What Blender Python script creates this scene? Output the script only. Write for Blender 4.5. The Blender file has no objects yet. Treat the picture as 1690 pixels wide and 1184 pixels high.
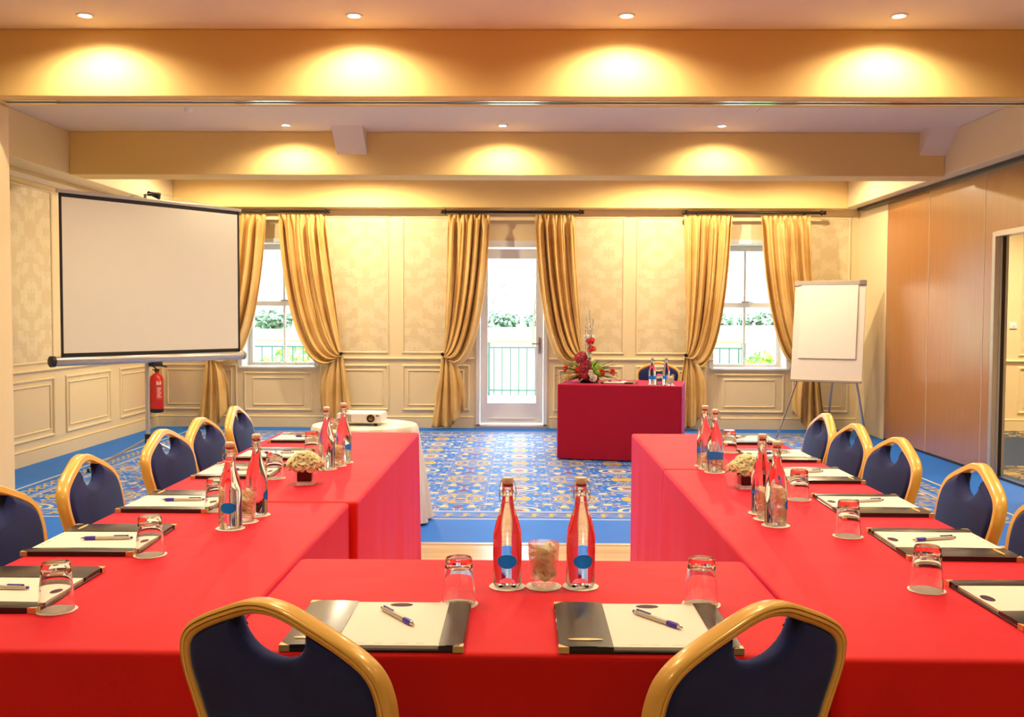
import bpy, bmesh, math, random
from mathutils import Vector, Matrix, noise
PI = math.pi
sc = bpy.context.scene
random.seed(7)
# ---------------------------------------------------------------- camera
cam = bpy.data.cameras.new('camera'); cam_o = bpy.data.objects.new('camera', cam)
sc.collection.objects.link(cam_o); sc.camera = cam_o
cam.sensor_fit = 'HORIZONTAL'; cam.sensor_width = 36.0; cam.lens = 36.0*1620/1690
cam.clip_start = 0.05; cam.clip_end = 2000
cam_o.matrix_world = (Matrix.Translation((0, 0, 1.39)) @ Matrix.Rotation(math.atan(18/1620), 4, 'Z')
                      @ Matrix.Rotation(PI/2-math.radians(2.47), 4, 'X') @ Matrix.Rotation(.004, 4, 'Z'))
# ---------------------------------------------------------------- sky, exposure
SKY_LOW, SKY_HIGH = 2.6, 15.0
w = bpy.data.worlds.new('sky'); sc.world = w; w.use_nodes = True
nt = w.node_tree; nt.nodes.clear()
_o = nt.nodes.new('ShaderNodeOutputWorld'); _b = nt.nodes.new('ShaderNodeBackground')
_tc = nt.nodes.new('ShaderNodeTexCoord'); _sx = nt.nodes.new('ShaderNodeSeparateXYZ')
_mr = nt.nodes.new('ShaderNodeMapRange'); _mr.interpolation_type = 'SMOOTHSTEP'
nt.links.new(_tc.outputs['Generated'], _sx.inputs[0]); nt.links.new(_sx.outputs[2], _mr.inputs['Value'])
_mr.inputs['From Min'].default_value = .06; _mr.inputs['From Max'].default_value = .5
_mr.inputs['To Min'].default_value = SKY_LOW; _mr.inputs['To Max'].default_value = SKY_HIGH
nt.links.new(_mr.outputs[0], _b.inputs['Strength']); _b.inputs['Color'].default_value = (.80, .91, 1, 1)
nt.links.new(_b.outputs[0], _o.inputs[0])
vs = sc.view_settings; vs.view_transform = 'Standard'; vs.look = 'None'; vs.gamma = 1.0
vs.use_curve_mapping = False; vs.exposure = 0.10
WARM = (1.0, .81, .53)
P_WASH, P_NEAR, P_FILL = 42, 205, 120          # lamp powers (W)

# ---------------------------------------------------------------- helpers
def link(o): sc.collection.objects.link(o); return o
def tag(o, label=None, cat=None, group=None, kind=None):
    if label: o['label'] = label
    if cat: o['category'] = cat
    if group: o['group'] = group
    if kind: o['kind'] = kind
    return o
def thing(name, label, cat, loc=(0, 0, 0), rz=0, group=None):
    o = link(bpy.data.objects.new(name, None)); o.location = loc; o.rotation_euler = (0, 0, rz)
    o.empty_display_size = .1
    return tag(o, label, cat, group)
def copy_tree(o, parent=None):
    c = o.copy(); sc.collection.objects.link(c); c.parent = parent
    for ch in list(o.children): copy_tree(ch, c)
    return c

class MB:
    """collects shapes and links them as one mesh object"""
    def __init__(s): s.v = []; s.f = []; s.m = []; s.sm = []
    def add(s, vs_, fs, mi=0, smooth=False, M=None):
        n = len(s.v)
        if M is not None: vs_ = [M @ Vector(p) for p in vs_]
        s.v += [tuple(p) for p in vs_]
        for f in fs: s.f.append([i+n for i in f]); s.m.append(mi); s.sm.append(smooth)
        return s
    def box(s, x0, x1, y0, y1, z0, z1, mi=0, M=None, bev=0):
        if bev:
            bm = bmesh.new(); bmesh.ops.create_cube(bm, size=1)
            for q in bm.verts:
                q.co = Vector(((x0+x1)/2+q.co.x*(x1-x0), (y0+y1)/2+q.co.y*(y1-y0), (z0+z1)/2+q.co.z*(z1-z0)))
            bmesh.ops.bevel(bm, geom=bm.edges[:], offset=bev, segments=2, profile=.5, affect='EDGES')
            bm.verts.index_update()
            s.add([q.co.copy() for q in bm.verts], [[q.index for q in f.verts] for f in bm.faces], mi, False, M)
            bm.free(); return s
        v = [(x, y, z) for x in (x0, x1) for y in (y0, y1) for z in (z0, z1)]
        f = [(0, 1, 3, 2), (4, 6, 7, 5), (0, 4, 5, 1), (2, 3, 7, 6), (0, 2, 6, 4), (1, 5, 7, 3)]
        return s.add(v, f, mi, False, M)
    def lathe(s, prof, n=24, mi=0, M=None, smooth=True, closed=False):
        v = []; f = []; k = len(prof)
        for r, z in prof:
            for i in range(n):
                a = 2*PI*i/n; v.append((r*math.cos(a), r*math.sin(a), z))
        for j in range(k if closed else k-1):
            for i in range(n):
                a = j*n+i; b = j*n+(i+1) % n; c = ((j+1) % k)*n+(i+1) % n; d = ((j+1) % k)*n+i
                f.append((a, b, c, d))
        if not closed:
            if prof[0][0] > 1e-6: f.append(tuple(reversed(range(n))))
            if prof[-1][0] > 1e-6: f.append(tuple((k-1)*n+i for i in range(n)))
        return s.add(v, f, mi, smooth, M)
    def tube(s, pts, r, n=8, mi=0, M=None, smooth=True, cap=True):
        pts = [Vector(p) for p in pts]; rs = r if isinstance(r, (list, tuple)) else [r]*len(pts)
        v = []; f = []; up = None
        for i, p in enumerate(pts):
            t = (pts[min(i+1, len(pts)-1)]-pts[max(i-1, 0)]).normalized()
            if up is None: up = t.orthogonal().normalized()
            up = (up - t*up.dot(t))
            if up.length < 1e-5: up = t.orthogonal()
            up.normalize(); sd = t.cross(up)
            for k in range(n):
                a = 2*PI*k/n; v.append(p+(up*math.cos(a)+sd*math.sin(a))*rs[i])
        for i in range(len(pts)-1):
            for k in range(n):
                f.append((i*n+k, i*n+(k+1) % n, (i+1)*n+(k+1) % n, (i+1)*n+k))
        if cap: f.append(tuple(reversed(range(n)))); f.append(tuple((len(pts)-1)*n+k for k in range(n)))
        return s.add(v, f, mi, smooth, M)
    def grid(s, fn, nu, nv, mi=0, smooth=True, M=None):
        v = [fn(i/nu, j/nv) for j in range(nv+1) for i in range(nu+1)]
        f = [(j*(nu+1)+i, j*(nu+1)+i+1, (j+1)*(nu+1)+i+1, (j+1)*(nu+1)+i) for j in range(nv) for i in range(nu)]
        return s.add(v, f, mi, smooth, M)
    def build(s, name, mats, parent=None, auto=None):
        me = bpy.data.meshes.new(name); me.from_pydata([tuple(p) for p in s.v], [], s.f)
        for m in (mats if isinstance(mats, (list, tuple)) else [mats]): me.materials.append(m)
        for p, mi, sm in zip(me.polygons, s.m, s.sm): p.material_index = mi; p.use_smooth = sm
        bm = bmesh.new(); bm.from_mesh(me); bmesh.ops.recalc_face_normals(bm, faces=bm.faces); bm.to_mesh(me); bm.free()
        me.update()
        if any(s.sm): me.set_sharp_from_angle(angle=math.radians(42))
        o = link(bpy.data.objects.new(name, me)); o.parent = parent
        return o
def struct(name, mb, m): return tag(mb.build(name, m), kind='structure')
def T(x=0, y=0, z=0, rz=0, rx=0, ry=0):
    return Matrix.Translation((x, y, z)) @ Matrix.Rotation(rz, 4, 'Z') @ Matrix.Rotation(ry, 4, 'Y') @ Matrix.Rotation(rx, 4, 'X')
def bez(p, t):
    a = (1-t)
    return p[0]*a**3 + p[1]*3*a*a*t + p[2]*3*a*t*t + p[3]*t**3
def spline(P, n=8):
    P = [Vector(p) for p in P]; out = []
    for i in range(len(P)-1):
        p0 = P[max(i-1, 0)]; p1 = P[i]; p2 = P[i+1]; p3 = P[min(i+2, len(P)-1)]
        for k in range(n):
            t = k/n
            out.append(.5*((2*p1)+(p2-p0)*t+(2*p0-5*p1+4*p2-p3)*t*t+(3*p1-p0-3*p2+p3)*t**3))
    out.append(P[-1]); return out

# ---------------------------------------------------------------- node maths
class X:
    def __init__(s, nt_, k): s.nt = nt_; s.k = k
    def _op(s, op, *a):
        n = s.nt.nodes.new('ShaderNodeMath'); n.operation = op
        for i, q in enumerate((s,)+a):
            if isinstance(q, X): s.nt.links.new(q.k, n.inputs[i])
            else: n.inputs[i].default_value = q
        return X(s.nt, n.outputs[0])
    def __add__(s, o): return s._op('ADD', o)
    __radd__ = __add__
    def __sub__(s, o): return s._op('SUBTRACT', o)
    def __mul__(s, o): return s._op('MULTIPLY', o)
    __rmul__ = __mul__
    def __truediv__(s, o): return s._op('DIVIDE', o)
    def abs(s): return s._op('ABSOLUTE')
    def lt(s, o): return s._op('LESS_THAN', o)
    def gt(s, o): return s._op('GREATER_THAN', o)
    def mx(s, o): return s._op('MAXIMUM', o)
    def mn(s, o): return s._op('MINIMUM', o)
    def sin(s): return s._op('SINE')
    def sqrt(s): return s._op('SQRT')
    def pp(s, o): return s._op('PINGPONG', o)
    def mod(s, o): return s._op('FLOORED_MODULO', o)
    def fl(s): return s._op('FLOOR')
    def edge(s, a, b):
        n = s.nt.nodes.new('ShaderNodeMapRange'); n.interpolation_type = 'SMOOTHSTEP'
        s.nt.links.new(s.k, n.inputs['Value']); n.inputs['From Min'].default_value = a; n.inputs['From Max'].default_value = b
        return X(s.nt, n.outputs[0])
def hyp(a, b): return (a*a+b*b).sqrt()
class Mat:
    def __init__(s, name):
        s.m = bpy.data.materials.new(name); s.m.use_nodes = True; s.nt = s.m.node_tree
        s.b = s.nt.nodes['Principled BSDF']; s.out = s.nt.nodes['Material Output']
    def node(s, t, **k):
        n = s.nt.nodes.new(t)
        for a, b in k.items(): setattr(n, a, b)
        return n
    def xyz(s, kind='Object'):
        tc = s.node('ShaderNodeTexCoord'); sp = s.node('ShaderNodeSeparateXYZ')
        s.nt.links.new(tc.outputs[kind], sp.inputs[0]); s.tc = tc
        return [X(s.nt, q) for q in sp.outputs]
    def comb(s, a, b, c=0.0):
        n = s.node('ShaderNodeCombineXYZ')
        for i, q in enumerate((a, b, c)):
            if isinstance(q, X): s.nt.links.new(q.k, n.inputs[i])
            else: n.inputs[i].default_value = q
        return n.outputs[0]
    def noise(s, vec=None, scale=5, detail=2, rough=.5, dist=0, out=0):
        n = s.node('ShaderNodeTexNoise'); n.inputs['Scale'].default_value = scale; n.inputs['Detail'].default_value = detail
        n.inputs['Roughness'].default_value = rough; n.inputs['Distortion'].default_value = dist
        if vec is None:
            tc = s.node('ShaderNodeTexCoord'); vec = tc.outputs['Object']
        s.nt.links.new(vec, n.inputs['Vector']); return X(s.nt, n.outputs[out])
    def mix(s, f, a, b):
        n = s.node('ShaderNodeMix', data_type='RGBA')
        if isinstance(f, X): s.nt.links.new(f.k, n.inputs[0])
        else: n.inputs[0].default_value = f
        for i, q in ((6, a), (7, b)):
            if isinstance(q, tuple): n.inputs[i].default_value = (*q, 1)
            else: s.nt.links.new(q, n.inputs[i])
        return n.outputs[2]
    def col(s, c):
        if isinstance(c, tuple): s.b.inputs['Base Color'].default_value = (*c, 1)
        else: s.nt.links.new(c, s.b.inputs['Base Color'])
        return s
    def set(s, **k):
        for a, b in k.items():
            i = s.b.inputs[a.replace('_', ' ')]
            if isinstance(b, X): s.nt.links.new(b.k, i)
            else: i.default_value = b if not (isinstance(b, tuple) and len(b) == 3 and i.type == 'RGBA') else (*b, 1)
        return s
    def bump(s, h, strength=.3, dist=.01):
        n = s.node('ShaderNodeBump'); n.inputs['Strength'].default_value = strength; n.inputs['Distance'].default_value = dist
        s.nt.links.new(h.k, n.inputs['Height']); s.nt.links.new(n.outputs[0], s.b.inputs['Normal']); return s
def simple(name, c, rough=.5, metal=0.0, var=0.0, **k):
    m = Mat(name)
    if var:
        m.col(m.mix(m.noise(scale=9, detail=3), tuple(q*(1-var) for q in c), tuple(min(1, q*(1+var)) for q in c)))
    else: m.col(c)
    m.set(Roughness=rough, Metallic=metal, **k); return m.m

def translucent(name, c, f=.55):
    m = Mat(name); m.col(c); m.set(Roughness=.45); n = m.nt.nodes
    t = n.new('ShaderNodeBsdfTranslucent'); t.inputs['Color'].default_value = (*c, 1); mx = n.new('ShaderNodeMixShader'); mx.inputs[0].default_value = f
    m.nt.links.new(m.b.outputs[0], mx.inputs[1]); m.nt.links.new(t.outputs[0], mx.inputs[2]); m.nt.links.new(mx.outputs[0], m.out.inputs[0]); return m.m
CREAM = (.88, .73, .43)
paint = simple('cream_paint', CREAM, .45, var=.015)
ceil_m = simple('ceiling_paint', (.84, .70, .55), .8, var=.01)
beam_m = simple('beam_paint', (.86, .62, .24), .75, var=.01)
white_p = simple('white_window_paint', (.85, .86, .86), .35)
black_m = simple('black_plastic', (.015, .015, .016), .4)
dark_iron = simple('dark_iron', (.03, .02, .015), .35, .6)
chrome = simple('chrome', (.75, .75, .75), .12, 1.0)
steel = simple('brushed_steel', (.55, .54, .52), .3, 1.0)
alu = simple('satin_aluminium', (.62, .60, .56), .35, .7)
gold = simple('gold_frame', (.92, .57, .12), .34, .12, var=.04, Coat_Weight=.5, Coat_Roughness=.08)
brass = simple('brass_corner', (.78, .58, .26), .4, .6)
def velvet():
    m = Mat('navy_velvet'); n = m.noise(scale=7, detail=3)
    m.col(m.mix(n.edge(.35, .7), (.005, .010, .075), (.008, .018, .13)))
    m.set(Roughness=.85, Sheen_Weight=.8, Sheen_Roughness=.3, Sheen_Tint=(.12, .35, 1.0))
    return m.bump(m.noise(scale=400, detail=1), .15, .002).m
navy = velvet()
def red_cloth(name, c1, c2):
    m = Mat(name); m.col(m.mix(m.noise(scale=2.2, detail=3), c1, c2))
    m.set(Roughness=.6, Specular_IOR_Level=.18, Sheen_Weight=.38, Sheen_Roughness=.35, Sheen_Tint=(.85, .15, .9))
    a = m.noise(scale=1.6, detail=2, dist=1.2); b = m.noise(scale=500, detail=1)
    return m.bump(a*1.0+b*.02, .28, .035).m
red = red_cloth('red_tablecloth', (.68, .010, .007), (.80, .016, .011))
crimson = red_cloth('crimson_tablecloth', (.42, .006, .03), (.50, .010, .04))
def white_cloth():
    m = Mat('striped_white_cloth'); x, y, z = m.xyz()
    st = (x*38.0).sin().edge(-.15, .15)
    m.col(m.mix(st, (.80, .74, .62), (.88, .86, .80))); m.set(Roughness=.7); return m.m
stripe_white = white_cloth()
def curtain_mat():
    m = Mat('gold_curtain'); n = m.noise(scale=3, detail=2)
    m.col(m.mix(n.edge(.3, .7), (.68, .42, .125), (.80, .54, .20)))
    m.set(Roughness=.48, Sheen_Weight=.3, Sheen_Roughness=.4, Sheen_Tint=(1, .9, .6))
    return m.bump(m.noise(scale=600, detail=1), .1, .002).m
gold_cloth = curtain_mat()
lining = simple('curtain_lining', (.86, .82, .72), .7)
paper = simple('cream_paper', (.92, .86, .73), .6)
whitepaper = simple('flipchart_paper', (.92, .88, .77), .6)
board_m = simple('whiteboard', (.86, .81, .72), .3)
screen_m = simple('projection_fabric', (.90, .86, .70), .8, var=.01)
purple = simple('purple_print', (.16, .06, .16), .5)
grey_print = simple('grey_print', (.45, .42, .38), .6)
leather = simple('charcoal_leather', (.022, .018, .020), .25, var=.1, Coat_Weight=.15, Coat_Roughness=.15)
blue_pl = simple('blue_pen_plastic', (.07, .04, .48), .3)
silver_pl = simple('silver_pen_plastic', (.66, .60, .52), .3, .3)
ceramic = simple('ceramic_stopper', (.96, .88, .72), .35)
rubber_o = simple('orange_rubber', (.70, .13, .05), .5)
label_b = translucent('blue_bottle_label', (.01, .26, 1.0), .65)
wrapper = translucent('sweet_wrapper', (.98, .92, .70), .45)
petal_w = translucent('cream_petal', (.97, .94, .68), .45)
petal_ww = simple('white_petal', (.88, .85, .76), .6)
petal_r = simple('red_petal', (.75, .02, .01), .5, var=.1)
petal_c = simple('crimson_petal', (.38, .005, .03), .5, var=.2)
lime = simple('lime_petal', (.35, .55, .04), .6, var=.15)
leaf_m = simple('dark_leaf', (.03, .09, .02), .45, var=.3)
leaf_l = simple('leaf_green', (.10, .28, .06), .5, var=.3)
twig = simple('twig_brown', (.12, .06, .03), .7)
def glassm(name, ior, c=(1, 1, 1)):
    m = bpy.data.materials.new(name); m.use_nodes = True; n = m.node_tree; n.nodes.clear()
    g = n.nodes.new('ShaderNodeBsdfGlass'); g.inputs['IOR'].default_value = ior; g.inputs['Roughness'].default_value = 0
    g.inputs['Color'].default_value = (*c, 1); o = n.nodes.new('ShaderNodeOutputMaterial'); n.links.new(g.outputs[0], o.inputs[0]); return m
glass = glassm('tumbler_glass', 1.46); water = glassm('filled_glass', 1.36, (.93, .95, .97))
def light_glass():
    m = bpy.data.materials.new('thin_glass'); m.use_nodes = True; n = m.node_tree; n.nodes.clear()
    t = n.nodes.new('ShaderNodeBsdfTransparent'); g = n.nodes.new('ShaderNodeBsdfGlass'); g.inputs['IOR'].default_value = 1.45; g.inputs['Roughness'].default_value = 0
    mx = n.nodes.new('ShaderNodeMixShader'); mx.inputs[0].default_value = .45; o = n.nodes.new('ShaderNodeOutputMaterial')
    n.links.new(t.outputs[0], mx.inputs[1]); n.links.new(g.outputs[0], mx.inputs[2]); n.links.new(mx.outputs[0], o.inputs[0]); return m
thin_glass = light_glass()
def pane():
    m = bpy.data.materials.new('window_glass'); m.use_nodes = True; n = m.node_tree; n.nodes.clear()
    t = n.nodes.new('ShaderNodeBsdfTransparent'); g = n.nodes.new('ShaderNodeBsdfGlossy'); g.inputs['Roughness'].default_value = .02
    t.inputs['Color'].default_value = (.97, .985, .98, 1)
    fr = n.nodes.new('ShaderNodeFresnel'); fr.inputs['IOR'].default_value = 1.4; mx = n.nodes.new('ShaderNodeMixShader')
    o = n.nodes.new('ShaderNodeOutputMaterial'); n.links.new(fr.outputs[0], mx.inputs[0]); n.links.new(t.outputs[0], mx.inputs[1])
    n.links.new(g.outputs[0], mx.inputs[2]); n.links.new(mx.outputs[0], o.inputs[0]); return m
pane_m = pane()
def emis(name, c, s):
    m = Mat(name); m.col((0, 0, 0)); m.set(Emission_Color=c, Emission_Strength=s); return m.m
lamp_e = emis('lamp_glow', (1, .93, .8), 40)

def damask():
    m = Mat('damask_wallpaper'); x, y, z = m.xyz()
    h = (x+y).pp(.30); row = (z/.62).fl(); h2 = ((x+y)+row*.30).pp(.30); v = z.pp(.31)
    n = m.noise(m.comb(h2, v), 7.5, 3, .6, .6)
    r = hyp((h2-.15)*1.3, v-.15)
    blob = (n+(r-.11).abs()*-1.2).edge(.40, .46)
    m.col(m.mix(blob, (.78, .64, .36), (.85, .73, .46)))
    m.set(Roughness=(blob*-.2)+.6, Specular_IOR_Level=.5); return m.m
damask_m = damask()

def carpet():
    m = Mat('patterned_carpet'); x, y, z = m.xyz()
    # symmetric repeat, .88 m wide and .90 m long, cut from mirrored noise plus drawn medallions
    a = (x+.03).pp(.44); b = (y-6.98).pp(.45)
    n1 = m.noise(m.comb(a, b), 4.6, 2, .5, 1.1); n2 = m.noise(m.comb(a, b, 3.7), 6.2, 2, .5, .4); n3 = m.noise(m.comb(a, b, 8.1), 5.0, 1, .5, .3)
    scroll = (n1-.5).abs().lt(.015); scroll2 = (n2-.56).abs().lt(.012).mx((n2-.64).abs().lt(.008))
    cream = (n2-.40).abs().lt(.010).mx(n3.gt(.68))
    r0 = hyp(a*1.0, b*1.25); r1 = hyp(a-.44, (b-.45)*1.3); r2 = hyp(a-.22, b-.225)
    pet = ((a*28.0).sin()*(b*28.0).sin()).abs()
    med = r0.lt(.085+0).mx((r0-.15).abs().lt(.016)); med2 = r1.lt(.035).mx((r1-.12).abs().lt(.010))
    dia = (a+b*1.2-.33).abs().lt(.012); sp = r2.lt(.035)
    maroon = r0.lt(.045).mx(hyp(a-.44, b-.10).lt(.04))
    ye = scroll.mx(scroll2).mx(med2); cr = cream.mx(med).mx(sp)
    BL = (.003, .17, .85); YE = (.62, .43, .07); CR = (.72, .66, .46); MA = (.26, .03, .12)
    c = m.mix(ye, BL, YE); c = m.mix(cr, c, CR); c = m.mix(maroon, c, MA)
    # border of the woven field
    dx = ((x+.27).abs()*-1+3.75); dy = ((y-9.20).abs()*-1+2.54)
    din = dx.mn(dy); t = x.mx(0)*0+x+y
    p = t.pp(.12); mid = (din-.145)
    wav = (mid-(t*26.0).sin()*.045).abs().lt(.012).mx((mid+(t*26.0).sin()*.045).abs().lt(.012)).mx(hyp(p-.06, mid).lt(.02))
    line = (din-.012).abs().lt(.012).mx((din-.278).abs().lt(.010)).mx((din-.245).abs().lt(.005))
    bd = m.mix(wav, BL, YE); bd = m.mix(line, bd, CR)
    infield = din.gt(.29); c = m.mix(infield, bd, c)
    edge_ = din.gt(0.0)
    # next room: bands of the same pattern beyond the partition
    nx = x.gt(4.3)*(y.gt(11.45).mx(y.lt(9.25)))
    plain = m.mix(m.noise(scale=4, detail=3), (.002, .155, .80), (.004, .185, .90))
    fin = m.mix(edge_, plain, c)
    DK = m.mix(m.noise(scale=4, detail=3), (.010, .022, .10), (.014, .030, .13))  # shade of the next room painted into the carpet as darker navy
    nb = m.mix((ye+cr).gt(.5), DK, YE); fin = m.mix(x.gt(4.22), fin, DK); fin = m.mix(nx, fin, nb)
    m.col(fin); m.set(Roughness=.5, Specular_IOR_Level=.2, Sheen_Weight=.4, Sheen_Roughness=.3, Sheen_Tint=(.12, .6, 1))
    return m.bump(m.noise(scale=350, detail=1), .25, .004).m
carpet_m = carpet()
def wood():
    m = Mat('cherry_veneer'); x, y, z = m.xyz()
    n = m.noise(m.comb(x*6.0, y*9.0, z*.35), 4, 5, .6, .3)
    m.col(m.mix(n.edge(.3, .75), (.39, .145, .034), (.45, .18, .05)))
    m.set(Roughness=.3, Specular_IOR_Level=.6, Coat_Weight=1.0, Coat_Roughness=.26, Coat_IOR=1.7); return m.m
veneer = wood()
def parquet():
    m = Mat('pale_wood_floor'); x, y, z = m.xyz()
    n = m.noise(m.comb(x*1.0, y*9.0), 3, 4); k = ((x/1.2).fl()*3.0+(y/.1).fl()*7.0).sin().abs()
    m.col(m.mix((n+k*.5).mn(1.0), (.45, .30, .17), (.62, .48, .32))); m.set(Roughness=.25); return m.m
parquet_m = parquet()

# ================================================================ the room
YB, ZC, ZS = 12.15, 3.10, 2.70
XL, XR = -4.56, 4.12
CREAMZ = .92
struct('floor', MB().box(-6, 8.2, 5.93, YB+.4, -.1, 0), carpet_m)
struct('floor_wood', MB().box(-6, 8.2, 1.7, 5.93, -.1, 0), parquet_m)
struct('floor_behind', MB().box(-6, 8.2, -9.5, 1.7, -.1, 0), parquet_m)
struct('trim_1', MB().box(-3.2, 4.1, 5.905, 5.955, 0, .004), alu)
struct('ceiling', MB().box(-6, 8.2, -9.5, YB+.4, ZC, ZC+.1), ceil_m)
# back wall with a door and two sash windows set in deep reveals
W1 = (-3.49, -2.59); DR = (-.578, .30); W3 = (2.35, 3.255); ZT = 2.29; ZSL = .735
b = MB()
for x0, x1 in ((-4.7, W1[0]), (W1[1], DR[0]), (DR[1], W3[0]), (W3[1], 8.2)): b.box(x0, x1, YB, YB+.4, 0, ZC)
for x0, x1 in (W1, W3): b.box(x0, x1, YB, YB+.4, 0, ZSL); b.box(x0, x1, YB, YB+.4, ZT, ZC)
b.box(DR[0], DR[1], YB, YB+.4, ZT, ZC)
struct('wall_back', b, paint)
struct('wall_left', MB().box(XL-.15, XL, 6.0, YB+.4, 0, ZC), paint)
struct('wall_near_left', MB().box(-6.15, -6, -9.5, 6.22, 0, ZC), paint)
struct('wall_near_right', MB().box(6.6, 6.75, -9.5, 5.93, 0, ZC), paint)
struct('wall_behind', MB().box(-6, 6.6, -9.65, -9.5, 0, ZC), paint)
struct('wall_pier', MB().box(-6, -3.25, 5.93, 6.22, 0, ZS, bev=.01), paint)
struct('wall_next_room', MB().box(8.05, 8.2, 5.93, YB, 0, ZC).box(4.3, 8.2, 5.8, 5.93, 0, ZC), paint)
# downstand beams and soffits
struct('trim_2', MB().box(-6, 6.6, 5.93, 6.22, ZS, ZC, bev=.006), beam_m)
struct('trim_3', MB().box(-4.25, 3.90, 9.20, 9.54, ZS, ZC, bev=.006), beam_m)
struct('trim_4', MB().box(-4.25, 3.90, 11.92, YB, ZS, ZC, bev=.006), beam_m)
struct('trim_5', MB().box(XL, -4.25, 6.22, YB, ZS, ZC, bev=.006), paint)
struct('trim_6', MB().box(3.90, 4.30, 6.22, YB, ZS+.012, ZC, bev=.006), paint)
def wedge(x0, x1):
    v = [(x0, 8.9, ZC), (x0, 9.2, ZC), (x0, 9.2, 2.89), (x1, 8.9, ZC), (x1, 9.2, ZC), (x1, 9.2, 2.89)]
    return MB().add(v, [(0, 1, 2), (3, 5, 4), (0, 2, 5, 3), (1, 4, 5, 2), (0, 3, 4, 1)])
struct('trim_7', wedge(-1.74, -1.46), ceil_m)
struct('trim_8', wedge(3.66, 3.905), ceil_m)
# partition tracks
struct('trim_9', MB().box(-3.2, 6.6, 6.03, 6.045, ZS-.004, ZS+.002).box(-3.2, 6.6, 6.105, 6.12, ZS-.004, ZS+.002), chrome)
struct('trim_10', MB().box(-3.2, 6.6, 6.047, 6.103, ZS-.002, ZS+.002), black_m)
struct('trim_11', MB().box(4.04, 4.11, 6.22, 12.0, ZS-.02, ZS+.012), black_m)

# panelling --------------------------------------------------------------
def frame_mould(mb, M, u0, u1, v0, v1, w=.022, d=.016):
    """rectangle of half-round moulding; M maps (u, out, v)"""
    prof = [(0, 0), (.15*w, d*.7), (.45*w, d), (.8*w, d*.75), (w, 0)]
    v = []; f = []
    for (cu, cv, su, sv) in ((u0, v0, 1, 1), (u1, v0, -1, 1), (u1, v1, -1, -1), (u0, v1, 1, -1)):
        for q, h in prof: v.append((cu+su*q, -h, cv+sv*q))
    k = len(prof)
    for c in range(4):
        for i in range(k-1): f.append((c*k+i, c*k+i+1, ((c+1) % 4)*k+i+1, ((c+1) % 4)*k+i))
    mb.add(v, f, 0, False, M)
def rail(mb, M, u0, u1, z0, z1, d):
    mb.add([(u0, 0, z0), (u0, -d*.5, z0), (u0, -d, (z0+z1)/2), (u0, -d*.6, z1), (u0, 0, z1),
            (u1, 0, z0), (u1, -d*.5, z0), (u1, -d, (z0+z1)/2), (u1, -d*.6, z1), (u1, 0, z1)],
           [(0, 1, 6, 5), (1, 2, 7, 6), (2, 3, 8, 7), (3, 4, 9, 8), (0, 4, 3, 2, 1), (5, 6, 7, 8, 9)], 0, False, M)
pn = MB(); wp = MB()
def bay(M, u0, u1, upper=True, low=(.21, .785), zt=2.62):
    frame_mould(pn, M, u0, u1, low[0], low[1], .03, .018)
    frame_mould(pn, M, u0+.07, u1-.07, low[0]+.065, low[1]-.065, .018, .012)
    if upper:
        frame_mould(pn, M, u0, u1, CREAMZ, zt, .03, .018)
        wp.box(u0+.028, u1-.028, -.005, 0, CREAMZ+.028, zt-.028, M=M)
MBk = T(0, YB, 0)
for u0, u1 in ((-4.50, -3.55), (-2.53, -1.66), (-1.50, -.66), (.38, 1.25), (1.39, 2.27), (3.33, 4.02)): bay(MBk, u0, u1)
for u0, u1 in (W1, W3):
    frame_mould(pn, MBk, u0+.02, u1-.02, .20, .69, .03, .018); frame_mould(pn, MBk, u0+.13, u1-.13, .27, .62, .018, .012)
for u0, u1 in ((-4.56, W1[0]), (W1[1], DR[0]-.02), (DR[1]+.02, W3[0]), (W3[1], 4.12)):
    rail(pn, MBk, u0, u1, .845, .875, .03)
for u0, u1 in ((4.4, 5.4), (5.55, 5.95), (6.1, 7.3)): bay(MBk, u0, u1)
rail(pn, MBk, 4.3, 8, .845, .875, .03)
struct('trim_12', pn, paint); pn = MB()
struct('trim_13', wp, damask_m); wp = MB()
MLf = T(XL, 0, 0, PI/2)     # u runs along +Y, out is +X
for u0, u1 in ((6.99, 8.20), (8.33, 9.47), (9.71, 10.78), (11.02, 12.02)): bay(MLf, u0, u1, zt=2.58)
rail(pn, MLf, 6.22, YB, .845, .875, .03); rail(pn, MLf, 6.22, YB, 2.62, 2.70, .05)
struct('trim_14', pn, paint); struct('trim_15', wp, damask_m)
def skirt_board(mb, M, u0, u1):
    mb.box(u0, u1, -.018, 0, 0, .12, M=M); rail(mb, M, u0, u1, .12, .145, .02)
bb = MB()
for u0, u1 in ((-4.56, DR[0]-.03), (DR[1]+.03, 4.12), (4.3, 8.05)): skirt_board(bb, MBk, u0, u1)
struct('baseboard_back', bb, paint)
bb = MB(); skirt_board(bb, MLf, 6.22, YB-.02); struct('baseboard_left', bb, paint)

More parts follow.
